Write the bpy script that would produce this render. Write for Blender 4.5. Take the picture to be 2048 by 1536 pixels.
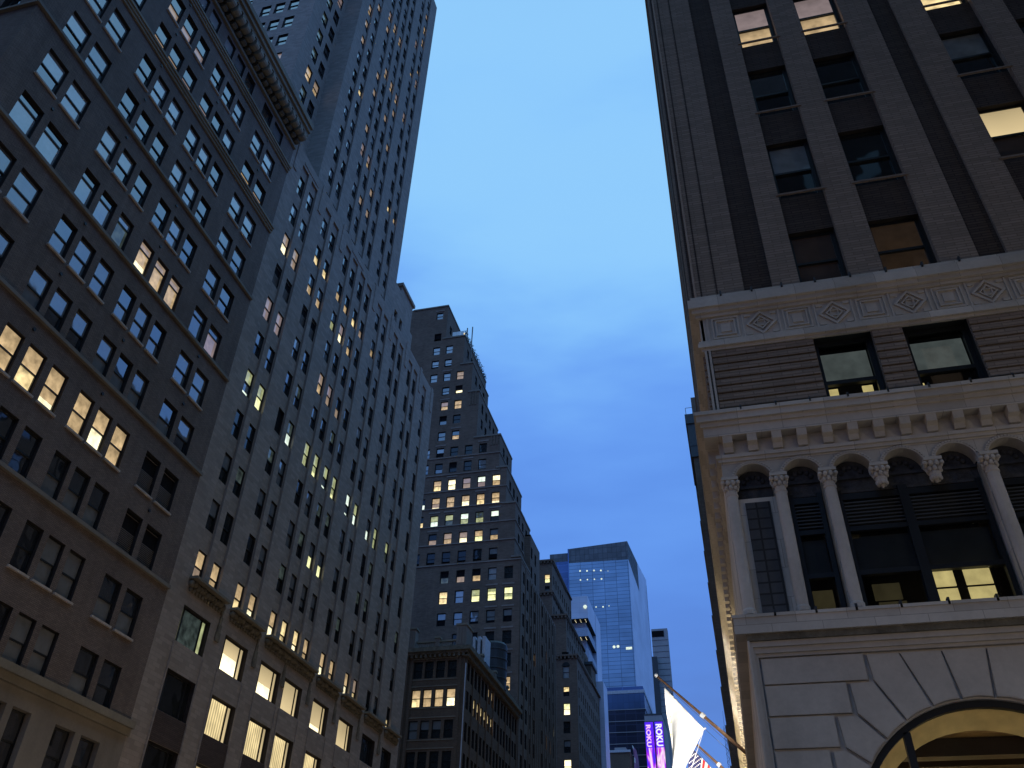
import bpy, math, random
from mathutils import Vector, Matrix
random.seed(11)
S = bpy.context.scene
for o in list(bpy.data.objects): bpy.data.objects.remove(o)
COL = S.collection
# ------------------------------------------------------------------ camera
R = Vector((0.97051, 0.23970, 0.02419)); U = Vector((0.12600, -0.59050, 0.79713)); Fw = Vector((-0.20540, 0.77060, 0.60333))
Fw.normalize(); R = (R - Fw*R.dot(Fw)).normalized(); U = R.cross(Fw).normalized()
cam = bpy.data.cameras.new('camera'); co = bpy.data.objects.new('camera', cam); COL.objects.link(co)
co.matrix_world = Matrix(((R.x, U.x, -Fw.x, 0), (R.y, U.y, -Fw.y, 0), (R.z, U.z, -Fw.z, 0), (0, 0, 0, 1)))
cam.sensor_width = 36; cam.lens = 1685.86/2048*36; cam.clip_start = .05; cam.clip_end = 6000
S.camera = co
S.render.resolution_x = 1024; S.render.resolution_y = 768
S.view_settings.view_transform = 'Standard'; S.view_settings.look = 'None'
S.view_settings.exposure = 0.0; S.view_settings.gamma = 1
# ------------------------------------------------------------------ sky (dusk, thin cloud)
W = bpy.data.worlds.new('World'); S.world = W; W.use_nodes = True
nt = W.node_tree; nt.nodes.clear(); N = nt.nodes.new; LK = nt.links.new
def node(t, **k):
    n = N(t)
    for a, b in k.items(): setattr(n, a, b)
    return n
out = node('ShaderNodeOutputWorld'); add = node('ShaderNodeAddShader')
sky = node('ShaderNodeTexSky'); sky.sky_type = 'NISHITA'; sky.sun_disc = False
sky.sun_elevation = math.radians(1.0); sky.sun_rotation = math.radians(250)
b1 = node('ShaderNodeBackground'); b1.inputs[1].default_value = .05
LK(sky.outputs[0], b1.inputs[0])
tc = node('ShaderNodeTexCoord'); sx = node('ShaderNodeSeparateXYZ'); LK(tc.outputs['Generated'], sx.inputs[0])
mp = node('ShaderNodeMapping'); mp.inputs['Scale'].default_value = (.8, 1.1, 3.0); mp.inputs['Rotation'].default_value = (.25, .75, .2)
LK(tc.outputs['Generated'], mp.inputs[0])
nz = node('ShaderNodeTexNoise'); nz.inputs['Scale'].default_value = 2.3; nz.inputs['Detail'].default_value = 5; nz.inputs['Roughness'].default_value = .5
LK(mp.outputs[0], nz.inputs['Vector'])
m1 = node('ShaderNodeMath', operation='SUBTRACT'); LK(nz.outputs['Fac'], m1.inputs[0]); m1.inputs[1].default_value = .5
m2 = node('ShaderNodeMath', operation='MULTIPLY_ADD'); LK(m1.outputs[0], m2.inputs[0]); m2.inputs[1].default_value = .8; LK(sx.outputs[2], m2.inputs[2])
rp = node('ShaderNodeValToRGB'); rp.color_ramp.interpolation = 'B_SPLINE'
els = [(0, (.065, .15, .44)), (.22, (.075, .21, .68)), (.42, (.10, .275, .80)), (.57, (.125, .33, .88)), (.70, (.20, .49, .95)), (.84, (.275, .60, .97)), (1, (.26, .57, .94))]
cr = rp.color_ramp
while len(cr.elements) < len(els): cr.elements.new(.5)
for e, (p, c) in zip(cr.elements, els): e.position = p; e.color = (*c, 1)
LK(m2.outputs[0], rp.inputs[0])
b2 = node('ShaderNodeBackground'); b2.inputs[1].default_value = 1.0; LK(rp.outputs[0], b2.inputs[0])
LK(b1.outputs[0], add.inputs[0]); LK(b2.outputs[0], add.inputs[1]); LK(add.outputs[0], out.inputs[0])
sun = bpy.data.lights.new('sun', 'SUN'); sun.energy = .03; sun.angle = math.radians(20); sun.color = (1, .9, .82)
so = bpy.data.objects.new('sun', sun); COL.objects.link(so)
so.rotation_euler = (math.radians(62), 0, math.radians(-70))
def lamp(name, x, y, z, e, col, r=.35, typ='POINT', rot=None, spot=None):
    l = bpy.data.lights.new(name, typ); l.energy = e; l.color = col
    if typ == 'AREA': l.size = r
    else: l.shadow_soft_size = r
    if spot: l.spot_size = math.radians(spot); l.spot_blend = .7
    o = bpy.data.objects.new(name, l); COL.objects.link(o); o.location = (x, y, z)
    if rot: o.rotation_euler = rot
    return o
WARM = (1, .72, .49)
for yy, zz in ((-30, 3), (-8, 2.5), (14, 1.6), (34, 3.5), (58, 3.6), (84, 3.8), (112, 4), (145, 4), (185, 4)):   # unseen lights added mid-road for the warm street glow, all below the frame
    lamp('street_glow_light', -16, yy, zz, 640, WARM)
lamp('street_glow_light', 9.5, 5, 2.6, 190, (1, .84, .66)); lamp('street_glow_light', 17, 7, 3.5, 640, (1, .87, .66)); lamp('street_glow_light', -7, 3, .4, 80, WARM)  # more unseen lights added around the cross street for the same glow
for i in range(8):                                                     # floodlights on the ledge under the side cornice
    lamp('cornice_floodlight', .16, 25.5+i*3.1, 8.7, 34+16*i, (1, .80, .46), .06)
lamp('flag_floodlight', -1.5, 25.6, 4.8, 2300, (1, .95, .86), .15, 'SPOT', (math.radians(135), 0, math.radians(8)), 60)
lamp('flag_floodlight', -1.6, 32.6, 5.4, 2200, (1, .93, .8), .15, 'SPOT', (math.radians(142), 0, 0), 60)
# ------------------------------------------------------------------ materials
MATS = {}
def new_mat(name):
    m = bpy.data.materials.new(name); m.use_nodes = True; m.node_tree.nodes.clear(); MATS[name] = m
    t = m.node_tree
    def nn(ty, **k):
        n = t.nodes.new(ty)
        for a, b in k.items():
            if a == 'ins':
                for i, v in b.items(): n.inputs[i].default_value = v
            else: setattr(n, a, b)
        return n
    return m, nn, t.links.new
def c4(c): return (*c, 1)
def stone(name, col, rough=.9, var=.25, scale=.35, fine=9, bump=.3, brick=None, mort=.55, streak=0):
    m, nn, lk = new_mat(name)
    o = nn('ShaderNodeOutputMaterial'); p = nn('ShaderNodeBsdfPrincipled', ins={'Roughness': rough, 'Specular IOR Level': .25}); lk(p.outputs[0], o.inputs[0])
    tc = nn('ShaderNodeTexCoord')
    n1 = nn('ShaderNodeTexNoise', ins={'Scale': scale, 'Detail': 6, 'Roughness': .6}); lk(tc.outputs['Object'], n1.inputs['Vector'])
    n2 = nn('ShaderNodeTexNoise', ins={'Scale': fine, 'Detail': 4, 'Roughness': .7}); lk(tc.outputs['Object'], n2.inputs['Vector'])
    mix = nn('ShaderNodeMath', operation='MULTIPLY_ADD', ins={1: .45}); lk(n2.outputs[0], mix.inputs[0]); lk(n1.outputs[0], mix.inputs[2])
    if streak:
        mpp = nn('ShaderNodeMapping', ins={'Scale': (2.2, 2.2, .12)}); lk(tc.outputs['Object'], mpp.inputs[0])
        n3 = nn('ShaderNodeTexNoise', ins={'Scale': 1.0, 'Detail': 3}); lk(mpp.outputs[0], n3.inputs['Vector'])
        mm = nn('ShaderNodeMath', operation='MULTIPLY_ADD', ins={1: streak}); lk(n3.outputs[0], mm.inputs[0]); lk(mix.outputs[0], mm.inputs[2]); mix = mm
    mr = nn('ShaderNodeMapRange', ins={1: .45, 2: 1.05+.5*streak, 3: 1-var, 4: 1+var}); lk(mix.outputs[0], mr.inputs[0])
    vm = nn('ShaderNodeVectorMath', operation='SCALE'); lk(mr.outputs[0], vm.inputs['Scale'])
    hsrc = n2.outputs[0]
    if brick:
        bt = nn('ShaderNodeTexBrick', offset=brick[3] if len(brick) > 3 else .5, ins={'Scale': 1, 'Brick Width': brick[0], 'Row Height': brick[1], 'Mortar Size': brick[2], 'Mortar Smooth': .2, 'Bias': 0,
            'Color1': c4([x*.86 for x in col]), 'Color2': c4([min(1, x*1.16) for x in col]), 'Mortar': c4([x*mort for x in col])})
        uv = nn('ShaderNodeUVMap'); lk(uv.outputs[0], bt.inputs[0]); lk(bt.outputs[0], vm.inputs[0])
        hs = nn('ShaderNodeMath', operation='MULTIPLY_ADD', ins={1: -1.5}); lk(bt.outputs['Fac'], hs.inputs[0]); lk(n2.outputs[0], hs.inputs[2]); hsrc = hs.outputs[0]
    else: vm.inputs[0].default_value = col
    lk(vm.outputs[0], p.inputs['Base Color'])
    if bump:
        b = nn('ShaderNodeBump', ins={'Strength': bump, 'Distance': .02}); lk(hsrc, b.inputs['Height']); lk(b.outputs[0], p.inputs['Normal'])
    return m
def plain(name, col, rough=.6, spec=.4, metal=0):
    m, nn, lk = new_mat(name)
    o = nn('ShaderNodeOutputMaterial'); p = nn('ShaderNodeBsdfPrincipled', ins={'Roughness': rough, 'Specular IOR Level': spec, 'Metallic': metal}); lk(p.outputs[0], o.inputs[0])
    tc = nn('ShaderNodeTexCoord'); n1 = nn('ShaderNodeTexNoise', ins={'Scale': 3, 'Detail': 4}); lk(tc.outputs['Object'], n1.inputs['Vector'])
    mr = nn('ShaderNodeMapRange', ins={1: .3, 2: .7, 3: .85, 4: 1.15}); lk(n1.outputs[0], mr.inputs[0])
    vm = nn('ShaderNodeVectorMath', operation='SCALE', ins={0: col}); lk(mr.outputs[0], vm.inputs['Scale']); lk(vm.outputs[0], p.inputs['Base Color'])
    return m
def pane(name, base, emit=None, s0=0, s1=0, refl=1.5, nscale=2.2, var=.35, tint=(1, 1, 1), stripes=0, rm=1.25):
    """glass over blind / room: diffuse or glowing layer under a fresnel sky reflection. s0 at the foot, s1 at the head."""
    m, nn, lk = new_mat(name)
    o = nn('ShaderNodeOutputMaterial'); mx = nn('ShaderNodeMixShader'); lk(mx.outputs[0], o.inputs[0])
    uv = nn('ShaderNodeUVMap'); tc = nn('ShaderNodeTexCoord')
    nz = nn('ShaderNodeTexNoise', ins={'Scale': nscale, 'Detail': 3, 'Roughness': .5}); lk(tc.outputs['Object'], nz.inputs['Vector'])
    mr = nn('ShaderNodeMapRange', ins={1: .3, 2: .7, 3: 1-var, 4: 1+var}); lk(nz.outputs[0], mr.inputs[0])
    if emit:
        sp = nn('ShaderNodeSeparateXYZ'); lk(uv.outputs[0], sp.inputs[0])
        g = nn('ShaderNodeMapRange', ins={1: 0, 2: 1, 3: s0, 4: s1}); lk(sp.outputs[1], g.inputs[0])
        mu = nn('ShaderNodeMath', operation='MULTIPLY'); lk(g.outputs[0], mu.inputs[0]); lk(mr.outputs[0], mu.inputs[1]); last = mu
        if stripes:
            wv = nn('ShaderNodeTexWave', ins={'Scale': stripes, 'Distortion': .6, 'Detail': 1}); lk(uv.outputs[0], wv.inputs[0])
            w2 = nn('ShaderNodeMapRange', ins={3: .55, 4: 1.15}); lk(wv.outputs['Fac'], w2.inputs[0])
            m3 = nn('ShaderNodeMath', operation='MULTIPLY'); lk(last.outputs[0], m3.inputs[0]); lk(w2.outputs[0], m3.inputs[1]); last = m3
        e = nn('ShaderNodeEmission', ins={0: c4(emit)}); lk(last.outputs[0], e.inputs[1]); inner = e
    else:
        d = nn('ShaderNodeBsdfDiffuse'); vm = nn('ShaderNodeVectorMath', operation='SCALE', ins={0: base}); lk(mr.outputs[0], vm.inputs['Scale']); lk(vm.outputs[0], d.inputs[0]); inner = d
    gl = nn('ShaderNodeBsdfGlossy', ins={0: c4(tint), 'Roughness': .03})
    n2 = nn('ShaderNodeTexNoise', ins={'Scale': .8, 'Detail': 1}); lk(tc.outputs['Object'], n2.inputs['Vector'])
    bp = nn('ShaderNodeBump', ins={'Strength': .25, 'Distance': .05}); lk(n2.outputs[0], bp.inputs['Height']); lk(bp.outputs[0], gl.inputs['Normal'])
    fr = nn('ShaderNodeFresnel', ins={0: refl}); f2 = nn('ShaderNodeMath', operation='MULTIPLY', use_clamp=True, ins={1: rm}); lk(fr.outputs[0], f2.inputs[0])
    lk(f2.outputs[0], mx.inputs[0]); lk(inner.outputs[0], mx.inputs[1]); lk(gl.outputs[0], mx.inputs[2])
    return m
stone('brick_brown', (.15, .12, .102), brick=(.24, .075, .012), mort=.6, streak=.6, var=.42)
stone('limestone', (.285, .248, .215), brick=(.6, .22, .012), mort=.85, var=.12, streak=.22, bump=.2)
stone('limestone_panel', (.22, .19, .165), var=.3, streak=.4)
stone('bracket_stone', (.26, .235, .18), var=.3)
stone('relief_stone', (.16, .145, .11), var=.55, scale=2.5, fine=14, bump=1)
stone('trim_stone', (.19, .175, .15), var=.3, streak=.3)
stone('band_stone', (.22, .2, .155), var=.3)
stone('brick_grey', (.15, .115, .09), brick=(.5, .16, .014), mort=.7, var=.3, streak=.35)
stone('brick_loft', (.135, .10, .072), brick=(.25, .08, .012), mort=.7, var=.25, streak=.4)
stone('brick_tan', (.25, .195, .155), brick=(.45, .085, .011), mort=.66, var=.16, bump=.5, streak=.15)
stone('brick_black', (.075, .056, .048), brick=(.45, .085, .011), mort=.5, var=.25, bump=.6)
stone('terracotta', (.47, .43, .38), brick=(.9, .6, .006), mort=.6, var=.24, scale=.8, bump=.12, streak=.3)
stone('terracotta_plain', (.47, .43, .38), var=.26, scale=.9, bump=.12, streak=.3)
stone('slate_tile', (.07, .075, .085), brick=(.25, .23, .02, 0), mort=.45, var=.3, bump=.3)
stone('dark_relief', (.07, .07, .075), var=.5, scale=6, fine=18, bump=1)
stone('asphalt', (.05, .05, .052), var=.25)
stone('pavement_stone', (.22, .21, .2), brick=(1.5, 1.5, .02, 0), mort=.6)
stone('concrete', (.33, .33, .34), var=.2, streak=.3)
plain('frame_black', (.012, .014, .016), .45, .4)
plain('frame_grey', (.05, .055, .06), .5, .4)
plain('opening_dark', (.01, .01, .012), .9, .1)
plain('louvre_metal', (.13, .115, .10), .5, .5)
plain('reveal_shade', (.035, .031, .03), .9, .1)  # window reveals: their shade is painted in as near-black colour
plain('sill_pale', (.42, .38, .34), .85, .2)
plain('metal_pale', (.45, .47, .5), .45, .5)
plain('metal_dark', (.03, .032, .036), .5, .5)
plain('tar_roof', (.06, .06, .062), .95, .1)
plain('bronze', (.10, .055, .03), .45, .4, .3)
plain('rope', (.7, .7, .68), .8, .2)
plain('leaf', (.03, .05, .02), .8, .2)
plain('wood_ceiling', (.30, .19, .09), .6, .3)
plain('beam_dark', (.045, .03, .02), .7, .3)
plain('plaster_cream', (.75, .6, .36), .8, .2)
plain('shade_white', (.5, .52, .52), .9, .1)
pane('glass_dark', (.018, .021, .024), refl=2.3, rm=1.5)
pane('glass_blind', (.17, .18, .185), refl=2.15, var=.12, rm=1.5)
pane('glass_blind_light', (.36, .37, .37), refl=2.2, var=.1, rm=1.6)
pane('glass_near', (.014, .017, .019), refl=1.5)
pane('glass_near_blind', (.085, .062, .052), refl=1.45, var=.12)
pane('glass_near_grey', (.2, .23, .24), refl=1.45, var=.25)
pane('lit_dim', None, (1, .74, .54), .38, .28, 1.6, var=.25)
pane('lit_peach', None, (1, .71, .38), .7, .42, 1.55, var=.4)
pane('lit_warm', None, (1, .77, .38), 1.5, .7, 1.5, var=.45)
pane('lit_hot', None, (1, .88, .55), 2.2, 1.3, 1.5, var=.4)
pane('lit_mauve', None, (.9, .70, .70), .32, .24, 1.7, var=.2)
pane('lit_green', None, (.83, .9, .45), .55, .42, 1.6, var=.4)
pane('lit_green_hot', None, (1, 1, .5), 1.5, 1.0, 1.5, var=.3)
pane('lit_cool', None, (.85, 1, .85), 1.4, 1.0, 1.5, var=.3)
pane('lit_teal', None, (.4, .55, .5), .10, .07, 1.7, var=.7)
pane('lit_cream', None, (1, .78, .42), .85, .48, 1.4, var=.1, nscale=.4)
pane('lit_curtain', None, (1, .79, .40), .9, 1.05, 1.4, var=.22, nscale=1.2, stripes=2.2)
pane('lit_white', None, (1, .86, .52), 2.6, 1.6, 1.4, var=.2)
pane('lit_brown', None, (.30, .19, .12), .07, .05, 1.5, var=.3)
PC = dict(g='glass_dark', b='glass_blind', B='glass_blind_light', d='opening_dark', m='lit_dim', o='lit_peach', w='lit_warm', h='lit_hot', p='lit_mauve', y='lit_green', Y='lit_green_hot',
          c='lit_cool', t='lit_teal', C='lit_cream', K='lit_curtain', H='lit_white', n='glass_near', N='glass_near_blind', G='glass_near_grey', r='lit_brown')
# ------------------------------------------------------------------ mesh helpers
CR = Vector((R.x, R.y, R.z)); FPX = 1685.86
def proj(p):
    p = Vector(p); d = p.dot(Fw)
    if d < .1: return None
    return 1024+FPX*p.dot(R)/d, 768-FPX*p.dot(U)/d
class MB:
    def __init__(s): s.v = []; s.f = []; s.m = []; s.uv = []
    def face(s, pts, mat, uv=None):
        b = len(s.v); s.v += [tuple(p) for p in pts]; s.f.append(tuple(range(b, b+len(pts)))); s.m.append(mat); s.uv.append(uv)
    def box(s, x0, x1, y0, y1, z0, z1, mat, skip=''):
        a = [(x0, y0, z0), (x1, y0, z0), (x1, y1, z0), (x0, y1, z0), (x0, y0, z1), (x1, y0, z1), (x1, y1, z1), (x0, y1, z1)]
        for k, i in (('b', (0, 3, 2, 1)), ('t', (4, 5, 6, 7)), ('s', (0, 1, 5, 4)), ('n', (2, 3, 7, 6)), ('w', (3, 0, 4, 7)), ('e', (1, 2, 6, 5))):
            if k not in skip: s.face([a[j] for j in i], mat)
    def fbox(s, F, u0, u1, z0, z1, n0, n1, mat):      # box in facade coordinates (n outwards)
        a = [F(u0, z0, n1), F(u1, z0, n1), F(u1, z1, n1), F(u0, z1, n1), F(u0, z0, n0), F(u1, z0, n0), F(u1, z1, n0), F(u0, z1, n0)]
        for i in ((0, 1, 2, 3), (5, 4, 7, 6), (4, 0, 3, 7), (1, 5, 6, 2), (3, 2, 6, 7), (4, 5, 1, 0)): s.face([a[j] for j in i], mat)
    def poly(s, F, pts, n0, n1, mat):                 # extruded polygon, points (u,z) counter-clockwise
        s.face([F(u, z, n1) for u, z in pts], mat)
        k = len(pts)
        for i in range(k):
            a, b = pts[i], pts[(i+1) % k]
            s.face([F(a[0], a[1], n0), F(b[0], b[1], n0), F(b[0], b[1], n1), F(a[0], a[1], n1)], mat)
    def tube(s, p, q, r0, r1, mat, n=8, cap=True):
        p = Vector(p); q = Vector(q); d = (q-p).normalized(); a = d.orthogonal().normalized(); b = d.cross(a)
        c = [(math.cos(2*math.pi*i/n), math.sin(2*math.pi*i/n)) for i in range(n)]
        P = [p+(a*x+b*y)*r0 for x, y in c]; Q = [q+(a*x+b*y)*r1 for x, y in c]
        for i in range(n): j = (i+1) % n; s.face([P[i], P[j], Q[j], Q[i]], mat)
        if cap: s.face(P[::-1], mat); s.face(Q, mat)
    def lathe(s, cx, cy, prof, mat, n=14, a0=0, a1=2*math.pi):
        for (r0, z0), (r1, z1) in zip(prof, prof[1:]):
            for i in range(n):
                t0 = a0+(a1-a0)*i/n; t1 = a0+(a1-a0)*(i+1)/n
                s.face([(cx+r0*math.cos(t0), cy+r0*math.sin(t0), z0), (cx+r0*math.cos(t1), cy+r0*math.sin(t1), z0), (cx+r1*math.cos(t1), cy+r1*math.sin(t1), z1), (cx+r1*math.cos(t0), cy+r1*math.sin(t0), z1)], mat)
    def blob(s, c, r, mat, n=7, sq=1):
        pr = [(r*math.sin(math.pi*i/n)+.0005, c[2]-r*sq*math.cos(math.pi*i/n)) for i in range(n+1)]
        s.lathe(c[0], c[1], pr, mat, n+1)
    def build(s, name, parent=None, smooth=False):
        if not s.f: return None
        me = bpy.data.meshes.new(name); me.from_pydata(s.v, [], s.f)
        names = []
        for x in s.m:
            if x not in names: names.append(x)
        for x in names: me.materials.append(MATS[x])
        idx = {x: i for i, x in enumerate(names)}
        uvl = me.uv_layers.new(name='UVMap'); vs = me.vertices
        for p, mt, uv in zip(me.polygons, s.m, s.uv):
            p.material_index = idx[mt]; p.use_smooth = smooth
            if uv:
                for li, t in zip(p.loop_indices, uv): uvl.data[li].uv = t
            else:
                n = p.normal; ax, ay, az = abs(n.x), abs(n.y), abs(n.z)
                for li in p.loop_indices:
                    c = vs[me.loops[li].vertex_index].co
                    uvl.data[li].uv = (c.y, c.z) if ax >= ay and ax >= az else ((c.x, c.z) if ay >= az else (c.x, c.y))
        o = bpy.data.objects.new(name, me); COL.objects.link(o)
        if parent: o.parent = parent; o.matrix_parent_inverse = INV[parent]
        return o
INV = {}
def thing(name, loc, label, cat, group=None):
    o = bpy.data.objects.new(name, None); COL.objects.link(o); o.location = loc; o.empty_display_size = .5
    INV[o] = Matrix.Translation(-Vector(loc)); tag(o, label, cat, group); return o
def tag(o, label, cat, group=None):
    o['label'] = label; o['category'] = cat
    if group: o['group'] = group
    return o
def FE(x): return lambda u, z, n: (x+n, u, z)          # faces +x, u runs along +y
def FS(y): return lambda u, z, n: (u, y-n, z)          # faces -y (towards the camera), u runs along +x
def FWst(x): return lambda u, z, n: (x-n, -u, z)       # faces -x, u runs along -y
def facade(mb, F, u0, u1, z0, z1, ops, dep, mat, base=0, rmat=None):
    """wall sheet with real rectangular openings and reveals; ops = (ua,ub,za,zb)"""
    rmat = rmat or mat; e = 1e-4
    full = [q for q in ops if q[0] < u1-e and q[1] > u0+e and q[2] < z1-e and q[3] > z0+e]
    ops = [(max(a, u0), min(b, u1), max(c, z0), min(d, z1)) for a, b, c, d in full]
    zs = sorted({round(z, 4) for z in [z0, z1]+[o[2] for o in ops]+[o[3] for o in ops]})
    for za, zb in zip(zs, zs[1:]):
        cur = u0
        for o in sorted(o for o in ops if o[2] <= za+e and o[3] >= zb-e):
            if o[0] > cur+e: mb.face([F(cur, za, base), F(o[0], za, base), F(o[0], zb, base), F(cur, zb, base)], mat)
            cur = max(cur, o[1])
        if u1 > cur+e: mb.face([F(cur, za, base), F(u1, za, base), F(u1, zb, base), F(cur, zb, base)], mat)
    for (a, b, c, d), fl_ in zip(ops, full):
        i, j = base-dep, base
        mb.face([F(a, c, i), F(a, c, j), F(a, d, j), F(a, d, i)][::-1], rmat); mb.face([F(b, c, i), F(b, c, j), F(b, d, j), F(b, d, i)], rmat)
        if fl_[2] == c: mb.face([F(a, c, i), F(b, c, i), F(b, c, j), F(a, c, j)], rmat)
        if fl_[3] == d: mb.face([F(a, d, i), F(b, d, i), F(b, d, j), F(a, d, j)][::-1], rmat)
UVQ = [(0, 0), (1, 0), (1, 1), (0, 1)]
def fq(mb, F, u0, u1, z0, z1, n, mat): mb.face([F(u0, z0, n), F(u1, z0, n), F(u1, z1, n), F(u0, z1, n)], mat, UVQ)
def sash_pane(mp, F, a, b, c, d, n, code):
    if code == 'x': h = c+(d-c)*.45; fq(mp, F, a, b, h, d, n, PC['o']); fq(mp, F, a, b, c, h, n-.01, PC['h'])
    elif code == 'z': h = c+(d-c)*.22; fq(mp, F, a, b, h, d, n, PC['m']); fq(mp, F, a, b, c, h, n-.01, PC['h'])
    elif code == 'k': h = c+(d-c)*.3; fq(mp, F, a, b, h, d, n, PC['B']); fq(mp, F, a, b, c, h, n-.01, PC['c'])
    elif code == 'q': h = c+(d-c)*.45; fq(mp, F, a, b, h, d, n, PC['b']); fq(mp, F, a, b, c, h, n-.01, PC['d'])
    elif code == 'u': h = c+(d-c)*.5; fq(mp, F, a, b, h, d, n, PC['y']); fq(mp, F, a, b, c, h, n-.01, PC['Y'])
    else: fq(mp, F, a, b, c, d, n, PC[code])
def win_geo(mf, mp, F, w):
    u0, u1, z0, z1, k, n, fr = w['u0'], w['u1'], w['z0'], w['z1'], w['k'], w['n'], w['fr']
    t = w.get('t', .055)
    if k == 'D': fq(mp, F, u0, u1, z0, z1, n, 'opening_dark'); return
    mf.fbox(F, u0, u0+t, z0, z1, n-.05, n+.05, fr); mf.fbox(F, u1-t, u1, z0, z1, n-.05, n+.05, fr)
    mf.fbox(F, u0+t, u1-t, z1-t, z1, n-.05, n+.05, fr); mf.fbox(F, u0+t, u1-t, z0, z0+t, n-.05, n+.05, fr)
    a, b, c, d = u0+t, u1-t, z0+t, z1-t
    if k[0] == '3':                                   # wide centre light with narrow side lights
        s = (b-a)*.13
        for q in (a+s, b-s-.11): mf.fbox(F, q, q+.11, c, d, n-.05, n+.05, fr)
        hc = c+(d-c)*w.get('bf', .4)
        if k[1] == 'K': fq(mp, F, a+s+.11, b-s-.11, c, d, n, PC['K'])
        elif k[1] == 'x': fq(mp, F, a+s+.11, b-s-.11, hc, d, n, PC['C']); fq(mp, F, a+s+.11, b-s-.11, c, hc, n-.01, PC['H'])
        else: fq(mp, F, a+s+.11, b-s-.11, c, d, n, PC[k[1]])
        fq(mp, F, a, a+s, c, d, n, PC[k[2]]); fq(mp, F, b-s, b, c, d, n, PC[k[2]]); return
    if k[0] == 'L':                                   # slatted blinds / louvres
        for i in range(22):
            z = c+(d-c)*(i+.5)/22
            if i < 12 or i % 4 == 0 and i > 16: mf.fbox(F, a, b, z-.012, z+.022, n, n+.04, 'louvre_metal')
        fq(mp, F, a, b, c, d, n-.03, 'opening_dark'); return
    if k[0] == 'T':                                   # small transom light over a tall one
        h = c+(d-c)*.76
        mf.fbox(F, a, b, h-.04, h+.04, n-.05, n+.04, fr); sash_pane(mp, F, a, b, h+.04, d, n+.01, k[1]); sash_pane(mp, F, a, b, c, h-.04, n-.02, k[2]); return
    h = (c+d)/2 if 'mh' not in w else c+(d-c)*w['mh']
    mf.fbox(F, a, b, h-.035, h+.035, n-.05, n+.045, fr)
    sash_pane(mp, F, a, b, h+.035, d, n+.02, k[0]); sash_pane(mp, F, a, b, c, h-.035, n-.025, k[1])
def sill_geo(ms, F, w): ms.fbox(F, w['u0']-.08, w['u1']+.08, w['z0']-w.get('sh', .1), w['z0'], -.02, w.get('sp', .1), w['sm'])
def win(L, F, u0, u1, z0, z1, k='gg', n=-.3, fr='frame_black', sill=None, **x): L.append(dict(F=F, u0=u0, u1=u1, z0=z0, z1=z1, k=k, n=n, fr=fr, sm=sill, **x))
def finish_windows(L, root, cap=100):
    for w in L:
        F = w['F']; P = [proj(F(u, z, 0)) for u, z in ((w['u0'], w['z0']), (w['u1'], w['z0']), (w['u1'], w['z1']), (w['u0'], w['z1']))]
        if any(p is None for p in P) or not any(0 < p[0] < 2048 and 0 < p[1] < 1536 for p in P): w['A'] = 0; continue
        w['A'] = abs(sum(P[i][0]*P[(i+1) % 4][1]-P[(i+1) % 4][0]*P[i][1] for i in range(4))/2)*w.get('vis', 1)
    L.sort(key=lambda w: -w['A'])
    rest = MB()
    for i, w in enumerate(L):
        if i < cap and w['A'] > 6:
            if w['k'] == 'D':
                mp = MB(); win_geo(None, mp, w['F'], w); mp.build('window', root); continue
            mf, mp = MB(), MB(); win_geo(mf, mp, w['F'], w); f = mf.build('window', root); INV[f] = Matrix.Identity(4); mp.build('pane', f)
            if w['sm']: ms = MB(); sill_geo(ms, w['F'], w); ms.build('sill', f)
        else:
            win_geo(rest, rest, w['F'], w)
            if w['sm']: sill_geo(rest, w['F'], w)
    r = rest.build('windows', root)
    if r: r['kind'] = 'stuff'
    return rest
def near_code(lst, y, z, default):
    for (a, b, c) in lst:
        if abs(a-y) < .85 and abs(b-z) < 1.3: return c
    return default
# ================================================================== setting
g = MB(); g.face([(-1500, -1500, -1.75), (1500, -1500, -1.75), (1500, 1500, -1.75), (-1500, 1500, -1.75)], 'asphalt'); g.build('ground')['kind'] = 'structure'
g = MB(); g.face([(-24, -200, -1.746), (-4, -200, -1.746), (-4, 600, -1.746), (-24, 600, -1.746)], 'asphalt')
g.face([(-120, 2.5, -1.746), (-24, 2.5, -1.746), (-24, 12.5, -1.746), (-120, 12.5, -1.746)], 'asphalt'); g.build('road')['kind'] = 'structure'
g = MB()
for x0, x1, y0, y1 in ((-28, -24, 15, 71), (-28, -24, 89, 140), (-28, -24, 160, 260), (-4, 12, 13, 16), (-4, .4, 16, 80), (-4, .4, 84, 240), (-28, -24, -60, -1), (-4, 20, -60, 1)):
    g.box(x0, x1, y0, y1, -1.75, -1.6, 'pavement_stone', 'b')
g.build('pavement')['kind'] = 'structure'
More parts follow.
